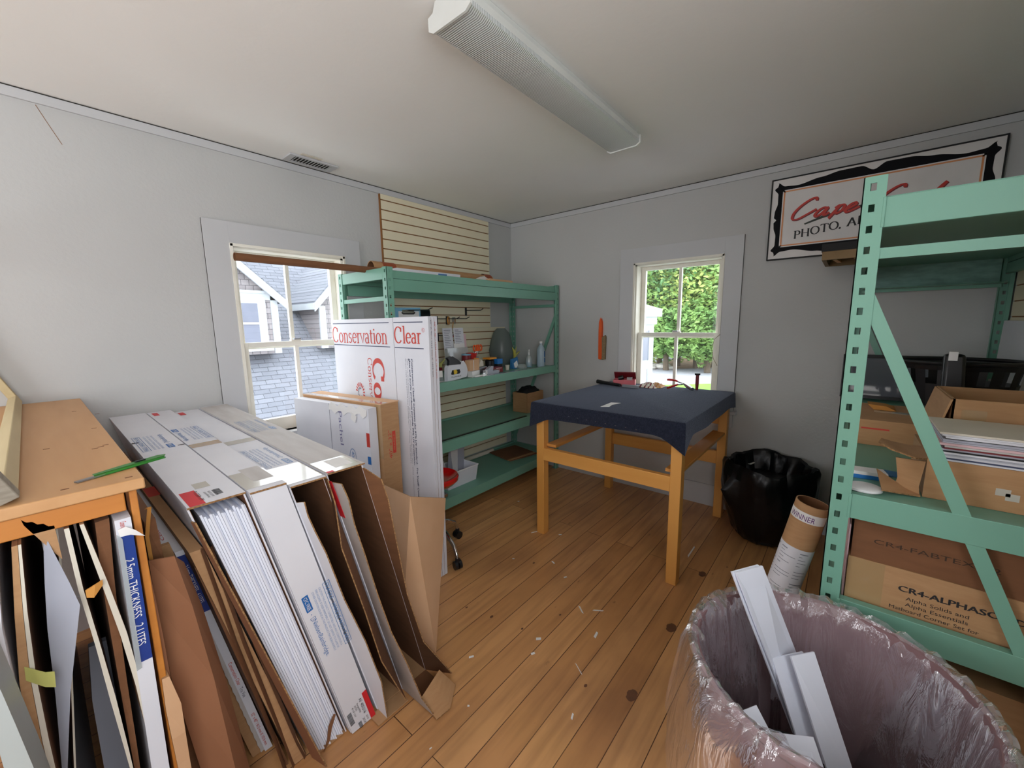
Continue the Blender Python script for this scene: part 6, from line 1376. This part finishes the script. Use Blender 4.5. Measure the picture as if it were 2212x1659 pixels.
# white drawing board against the near wall
t = thing('white_panel_board', 'pale grey framed board standing against the near wall at the right edge', 'board', (-.45, -3.34, D2))
O = V((-.60, -3.335, D2+.1)); MB().obox(O, (.45, 0, 0), (0, -.02, 0), (.02, -.012, .36), 'card_white').build('board', t)
mb = MB(); U_ = V((.02, -.012, .36)).normalized(); mb.frame(O, (1, 0, 0), U_, .03, .42, .05, .32, .004, 'ink_grey', .0009); mb.frame(O, (1, 0, 0), U_, .08, .30, .0, .27, .03, 'paper_grey', .0008); mb.build('printed_lines', t)
slat('slatwall', -1.30, -.02, 1.0, 1.62, [1.08+i*.0762 for i in range(7)], 'cream slatwall panel on the near wall, a sliver seen at the right edge') if False else None
def slatC():
    t = thing('slatwall', 'cream slatwall on the near wall, a sliver seen at the right edge behind the rack', 'slatwall', (-.6, YC+.02, .3)); mb = MB(); zz = .3
    while zz < 2.2: mb.box(-1.9, -.125, YC+.002, YC+.0085, zz+.003, min(zz+.0762, 2.2)-.003, 'slat_cream'); zz += .0762
    mb.build('panel', t); MB().box(-1.9, -.126, YC+.001, YC+.004, .3, 2.2, 'slat_groove').build('core', t)
slatC()
# open carton, mat-board stack, torn carton
x0, x1, y0, y1, z0, z1 = -1.50, -1.20, -3.325, -3.010, D2+.145, D2+.235
t = thing('open_carton', 'open shallow brown carton behind the stack of mat boards on the near rack', 'cardboard box', ((x0+x1)/2, (y0+y1)/2, D2+.12))
x0, x1 = -1.56, -1.25
mb = MB(); zf = D2+.021; zt_ = 1.205
for b4 in ((x0, x0+.005, y0, y1), (x1-.005, x1, y0, y1), (x0, x1, y0, y0+.005), (x0, x1, y1-.005, y1)): mb.box(*b4, zf-.02, zt_, 'card')
mb.box(x0, x1, y0, y1, zf-.02, zf-.015, 'card'); mb.obox((x0, y1, zt_-.002), (-.0, .005, -.0), (x1-x0, 0, 0), (-.0, .02, -.09), 'card'); mb.build('body', t)
MB().box(x0-.001, x0+.0, y1-.07, y1-.02, zf, zt_-.03, 'tape_brown').build('tape', t)
mats = [(.0055, 'bone'), (.004, 'card_white'), (.006, 'card_white'), (.003, 'black_matte'), (.006, 'paper_grey'), (.004, 'paper_grey'), (.006, 'paper_pink'), (.005, 'card_grey'), (.004, 'dark_red'), (.005, 'paper_grey'), (.004, 'black_matte'), (.005, 'card_white'), (.004, 'paper_grey'), (.006, 'card_white'), (.004, 'ink_navy'), (.005, 'card_white')]
zz = 1.150; words = ['topmost cream', 'second from the top, white', 'third, thick white', 'upper black', 'fifth, grey', 'sixth, thin grey', 'pink-edged', 'warm grey', 'dark red', 'tenth, grey', 'lower black', 'twelfth, white', 'thirteenth, thin grey', 'fourteenth, white', 'navy-edged', 'lowest white']
rnd = random.Random(8)
for i, (th, m) in enumerate(mats):
    dx = rnd.uniform(-.006, .006); dy = rnd.uniform(-.008, .008)
    simple('mat_board', words[i]+' sheet in the flat mat board stack on the near rack', 'mat board', MB().box(-1.80+dx, -1.585+dx*.4, -3.326, -2.968+dy, zz-th+.0004, zz, m), 'mat boards stacked flat on the near rack'); zz -= th
zc = zz-.0005
t = thing('torn_carton', 'torn brown carton under the flat stack of mat boards on the near rack', 'cardboard box', (-1.7, -3.1, D2))
mb = MB().box(-1.80, -1.50, -3.325, -2.945, D2+.0005, zc, 'card'); mb.rect((-1.80, -2.945, D2), (0, -1, 0), (0, 0, 1), .125, .150, .040, .058, 'tape').rect((-1.80, -2.945, D2), (0, -1, 0), (0, 0, 1), .142, .165, .030, .048, 'tape'); mb.build('body', t)
MB().sheet([(-1.80, -2.945, zc), (-1.83, -2.92, zc+.005), (-1.82, -2.87, zc+.018), (-1.80, -2.845, zc+.030)], [(-1.66, -2.945, zc), (-1.68, -2.92, zc+.003), (-1.70, -2.88, zc+.012), (-1.72, -2.855, zc+.022)], (0, 0, -.004), 'card', 'card', 'card_edge').build('torn_top_flap', t)
MB().sheet([(-1.80, -2.943, zc-.01), (-1.81, -2.935, D2+.03), (-1.80, -2.94, D2+.002)], [(-1.79, -2.885, zc-.012), (-1.77, -2.895, D2+.035), (-1.775, -2.89, D2+.002)], (.004, 0, 0), 'card', 'card_dark', 'card_edge').build('side_flap', t)
MB().sheet([(-1.86, -2.86, D2+.015), (-1.83, -2.90, D2+.006), (-1.815, -2.94, D2+.003)], [(-1.76, -2.85, D2+.045), (-1.77, -2.89, D2+.02), (-1.79, -2.94, D2+.003)], (0, 0, .003), 'card', 'card', 'card_edge').build('bottom_flap', t)
t = thing('blade_pack', 'small flat white and blue pack on the near rack beside the slotted post', 'pack', (-1.70, -2.83, D2)); MB().obox((-1.735, -2.800, D2+.0005), (.012, -.080, 0), (.05, .01, 0), (0, 0, .012), 'blue').build('blue_tray', t); MB().obox((-1.735, -2.800, D2+.0128), (.012, -.080, 0), (.05, .01, 0), (0, 0, .010), 'paper').build('white_top', t)
simple('tape_strip', 'blue tape strip stuck to the near rack shelf beside the torn carton', 'tape', MB().box(-1.66, -1.60, -2.93, -2.87, D2+.0006, D2+.002, 'blue_tape'))
simple('round_lid', 'round white plastic lid on the front of the near rack shelf', 'lid', MB().lathe([(.035, 0), (.040, .004), (.040, .010), (.036, .012)], V((-1.835, -2.825, D2+.0005)), 'white_plastic', n=30, cap0=True, cap1=True))
# cartons on the lower shelf
t = thing('printed_carton', 'brown carton printed CR4-ALPHASOLID22 on the lower shelf of the near rack', 'cardboard box', (-1.70, -3.08, .63))
zf = .6285; mb = MB().box(-1.872, -1.45, -3.33, -2.808, zf, .776, 'card'); O = V((-1.872, -2.808, zf)); Xr = V((0, -1, 0)); Zu = V((0, 0, 1))
sx_ = lambda px, py: (-2.808-at(px, py, 'x', -1.872).y, at(px, py, 'x', -1.872).z-zf)
a1, a2 = sx_(1942, 1256), sx_(2190, 1330)
for bx_ in (0, .0010, .0018): mb.text('CR4-ALPHASOLID22', O, Xr, Zu, a1[0]+bx_, .086+bx_*.4, .0155, 'ink_black', w=.250)
for i, (tx, xx, ww) in enumerate((('Alpha Solids and', .125, .115), ('Alpha Essentials', .125, .115), ('Matboard Corner Set for', .095, .165))): mb.text(tx, O, Xr, Zu, xx, .064-.017*i, .010, 'ink_black', w=ww)
mb.rect(O, Xr, Zu, .0, .078, .0, .146, 'tape_brown', .0005); mb.build('body', t)
t = thing('marked_carton', 'brown carton with faint CR4-FABTEX pencil writing, on top of the printed carton', 'cardboard box', (-1.70, -3.08, .776))
mb = MB().box(-1.868, -1.45, -3.325, -2.812, .7765, .892, 'card_dark'); O = V((-1.868, -2.812, .7765)); mb.text('CR4-FABTEX 22', O, Xr, Zu, .045, .052, .013, 'pencil', w=.23); mb.names = [n_ for n_ in mb.names]; mb.build('body', t)
t = thing('floor_carton', 'brown carton on the lowest shelf of the near rack, mostly in shadow', 'cardboard box', (-1.7, -3.1, .19)); MB().box(-1.84, -1.40, -3.32, -2.96, .1885, .50, 'card').build('body', t)
simple('red_trim_card', 'thin pinkish card wedged between the cartons and the slotted post', 'card', MB().box(-1.862, -1.70, -2.8065, -2.803, .629, .865, 'paper_pink'))
# shadow box on top of the rack's far end, under the sign
t = thing('shadow_box', 'black and cream wooden shadow box lying on the near rack under the sign', 'picture frame', (-.55, -2.80, 1.76))
X0, X1, Y0_, Y1_, Z0_, Z1_ = -.44, -.06, -3.10, -2.600, 1.7655, 1.850
mb = MB()
for b4 in ((X0, X0+.02, Y0_, Y1_), (X1-.02, X1, Y0_, Y1_), (X0+.02, X1-.02, Y0_, Y0_+.02), (X0+.02, X1-.02, Y1_-.02, Y1_)): mb.box(*b4, Z0_, Z1_-.040, 'wood_dull')
mb.build('side_wall', t)
MB().box(X0-.004, X1+.004, Y0_, Y1_+.004, Z1_-.0395, Z1_, 'black_matte').build('black_face', t)
mb = MB()
for i in range(3): mb.obox((X0+.03, Y1_-.03-i*.09, Z0_+.012+.004*i), (.30, -.03, 0), (0, -.02, 0), (0, .0, .012), 'pine_x')
mb.build('inner_slats', t)

# ------------------------------------------------------------------ big waste can with clear liner and foam offcuts
cc = V((-2.233, -2.777, 0)); RZ = .662; RR = .272
t = thing('trash_can', 'large mauve-brown waste can with a clear liner in the near right foreground', 'trash can', cc)
mb = MB().lathe([(.205, .004), (.215, .02), (RR-.012, RZ-.035), (RR-.004, RZ-.03), (RR+.004, RZ-.018), (RR+.004, RZ-.004), (RR-.002, RZ), (RR-.012, RZ-.004), (RR-.018, RZ-.03), (.205, .03), (.0, .022)], cc, 'can', n=72, cap0=True)
mb.build('can_body', t)
mb = MB().lathe([(.252, .50), (.2505, .512), (.246, .515)], cc, 'can', n=60); mb.build('inner_ridge', t)
mb = MB(); n = 220; k = mb.mi('liner_film')
prof = [(-.075, .10), (-.070, .22), (-.058, .34), (-.045, .45), (-.034, .54), (-.024, .61), (-.016, .645), (-.006, RZ+.004), (.004, RZ+.009), (.013, RZ+.003), (.020, RZ-.025), (.028, RZ-.075), (.036, RZ-.135), (.045, RZ-.20), (.05, RZ-.25)]
rnd = random.Random(11); folds = [(rnd.uniform(0, 2*pi), rnd.uniform(.03, .11), rnd.uniform(.2, 1)) for _ in range(20)]
for qi, (dr, z) in enumerate(prof):
    rim = math.exp(-((qi-8)/1.6)**2)
    for j in range(n):
        a = 2*pi*j/n; w = 0
        for (fa, fw_, fs_) in folds:
            dd = ((a-fa-.10*(z-RZ)*sin(fa*3)+pi) % (2*pi))-pi
            w += fs_*math.exp(-(dd/fw_)**2)
        w2 = .5*sin(37*a+4*z*8)+.5*sin(61*a-9*z*5)
        amp = .016 if qi < 7 else (.004 if qi < 10 else .012)
        rr = RR+dr+(-amp*w if qi < 8 else amp*w)+(.0004*w2 if qi < 6 else .0014*w2 if qi < 10 else .0015*w2)
        if qi >= 10:  # the liner bellies out on the room side
            rr += .050*((qi-9)/5)*max(0, math.exp(-((((a-2.45)+pi) % (2*pi)-pi)/.35)**2))*(1 if qi < 12 else .6)
        zz_ = z+.004*rim*sin(29*a)+.003*rim*sin(53*a)
        if qi == len(prof)-1: zz_ += .03*sin(5*a)+.012*sin(17*a)
        mb.v.append(cc+V((rr*cos(a), rr*sin(a), zz_)))
for i in range(len(prof)-1):
    for j in range(n): j2 = (j+1) % n; mb.f.append((i*n+j, i*n+j2, (i+1)*n+j2, (i+1)*n+j)); mb.m.append(k)
mb.build('clear_liner', t)
t = thing('rubbish_bag', 'dark film bunched in the bottom of the large waste can', 'bag', cc+V((0, 0, .03)))
mb = MB(); n = 40; rings_ = [(.18, .05), (.195, .16), (.19, .26), (.14, .32), (.04, .34)]
for qi, (r, z) in enumerate(rings_):
    for j in range(n): a = 2*pi*j/n; mb.v.append(cc+V(((r+.012*sin(5*a+qi))*cos(a), (r+.012*sin(5*a+qi))*sin(a), z+.02*sin(4*a+qi*2))))
k = mb.mi('black_bag')
for i in range(len(rings_)-1):
    for j in range(n): j2 = (j+1) % n; mb.f.append((i*n+j, i*n+j2, (i+1)*n+j2, (i+1)*n+j)); mb.m.append(k)
mb.f.append(tuple((len(rings_)-1)*n+j for j in range(n))); mb.m.append(k); mb.build('film', t)
def strip(label, tl, tr, br, bl, th=.005):
    n_ = (tr-tl).cross(bl-tl).normalized(); n_ = n_ if n_.dot(CAM-tl) < 0 else -n_
    mb = MB().prism([tl, tr, br, bl], n_*th, 'white_board'); tag(mb.build('foam_offcut', smooth=False), label, 'foam board', 'white foam offcuts in the waste can')
a0, a1 = at(1590, 1238, 'z', .815), at(1648, 1223, 'z', .815); b1, b0 = at(1765, 1525, 'z', .33), at(1724, 1589, 'z', .33)
strip('tallest white foam strip, standing out over the back rim of the waste can', a0, a1, b1, b0)
sh = (a1-a0).cross(b0-a0).normalized(); sh = sh if sh.dot(CAM-a0) < 0 else -sh
o_ = (a0-a1).normalized()*.006+sh*.0065
strip('white foam strip directly behind the tallest one in the waste can', a0+o_, a1+o_+V((0, 0, .001)), b1+o_, b0+o_)
c0, c1 = at(1668, 1422, 'z', .560), at(1735, 1408, 'z', .560); d1, d0 = at(1815, 1680, 'z', .300), at(1752, 1690, 'z', .300)
strip('white foam strip with a notched corner, lower in the waste can', c0, c1, d1, d0)
c0, c1 = at(1709, 1418, 'z', .585), at(1759, 1408, 'z', .585); d1, d0 = at(1842, 1662, 'z', .370), at(1787, 1662, 'z', .370)
e1, e0 = c1+(d1-c1)*1.15, c0+(d0-c0)*1.15
strip('long white foam strip lying over the notched one in the waste can', c0, c1, e1, e0)
strip('small square end of white foam beside the near side of the can', at(1604, 1535, 'z', .52), at(1634, 1523, 'z', .52), at(1680, 1612, 'z', .46), at(1650, 1640, 'z', .46))
strip('wide white foam piece lowest in the waste can, cut off by the frame', at(1663, 1581, 'z', .47), at(1757, 1592, 'z', .50), at(1800, 1720, 'z', .44), at(1735, 1740, 'z', .42))

# ------------------------------------------------------------------ bits on the floor
bits = [(1255, 1317, 20, 3, -60, 'stick-like white scrap'), (1292, 1319, 24, 3, -3, 'short straight white scrap'), (1151, 1412, 9, 6, 30, 'tiny white block'), (1018, 1419, 12, 6, 20, 'torn pale flake'), (1287, 1372, 14, 5, 70, 'pale flake'), (1012, 1525, 5, 5, 0, 'white dot'), (1236, 1548, 14, 5, 80, 'curled pale chip'), (1250, 1445, 30, 1.5, -60, 'hair-thin white sliver'), (1157, 1149, 20, 2, 12, 'white sliver beside the left table leg'), (1493, 1192, 28, 2, 58, 'thin white stick'), (1195, 1215, 8, 3, -40, 'small pale chip'), (1109, 1207, 5, 3, 0, 'bright crumb'), (1221, 1247, 7, 4, 20, 'pale crumb'), (1120, 1083, 4, 4, 0, 'shiny bead near the rack'), (1210, 1155, 7, 3, 0, 'little white crumb'), (1163, 1380, 12, 8, 10, 'faint grey flake'), (930, 1577+40, 7, 3, 40, 'pale grain')]
names_ = {}
for i, (px, py, L_, w, an, lab) in enumerate(bits):
    c = at(px, py, 'z', .0008); e = at(px+L_/2*cos(radians(an)), py-L_/2*sin(radians(an)), 'z', .0008); X = (e-c); l = X.length; Xn = X.normalized(); Yn = V((-Xn.y, Xn.x, 0)); ww = l*w/L_*1.2
    mb = MB().prism([c-Xn*l-Yn*ww*.5, c+Xn*l*.8-Yn*ww*.8, c+Xn*l+Yn*ww*.3, c-Xn*l*.7+Yn*ww*.7], (0, 0, .0022), 'paper')
    simple('paper_scrap', lab+(' lying on the floorboards' if 'leg' not in lab and 'rack' not in lab else ' on the floor'), 'scrap', mb, 'paper scraps on the floor')
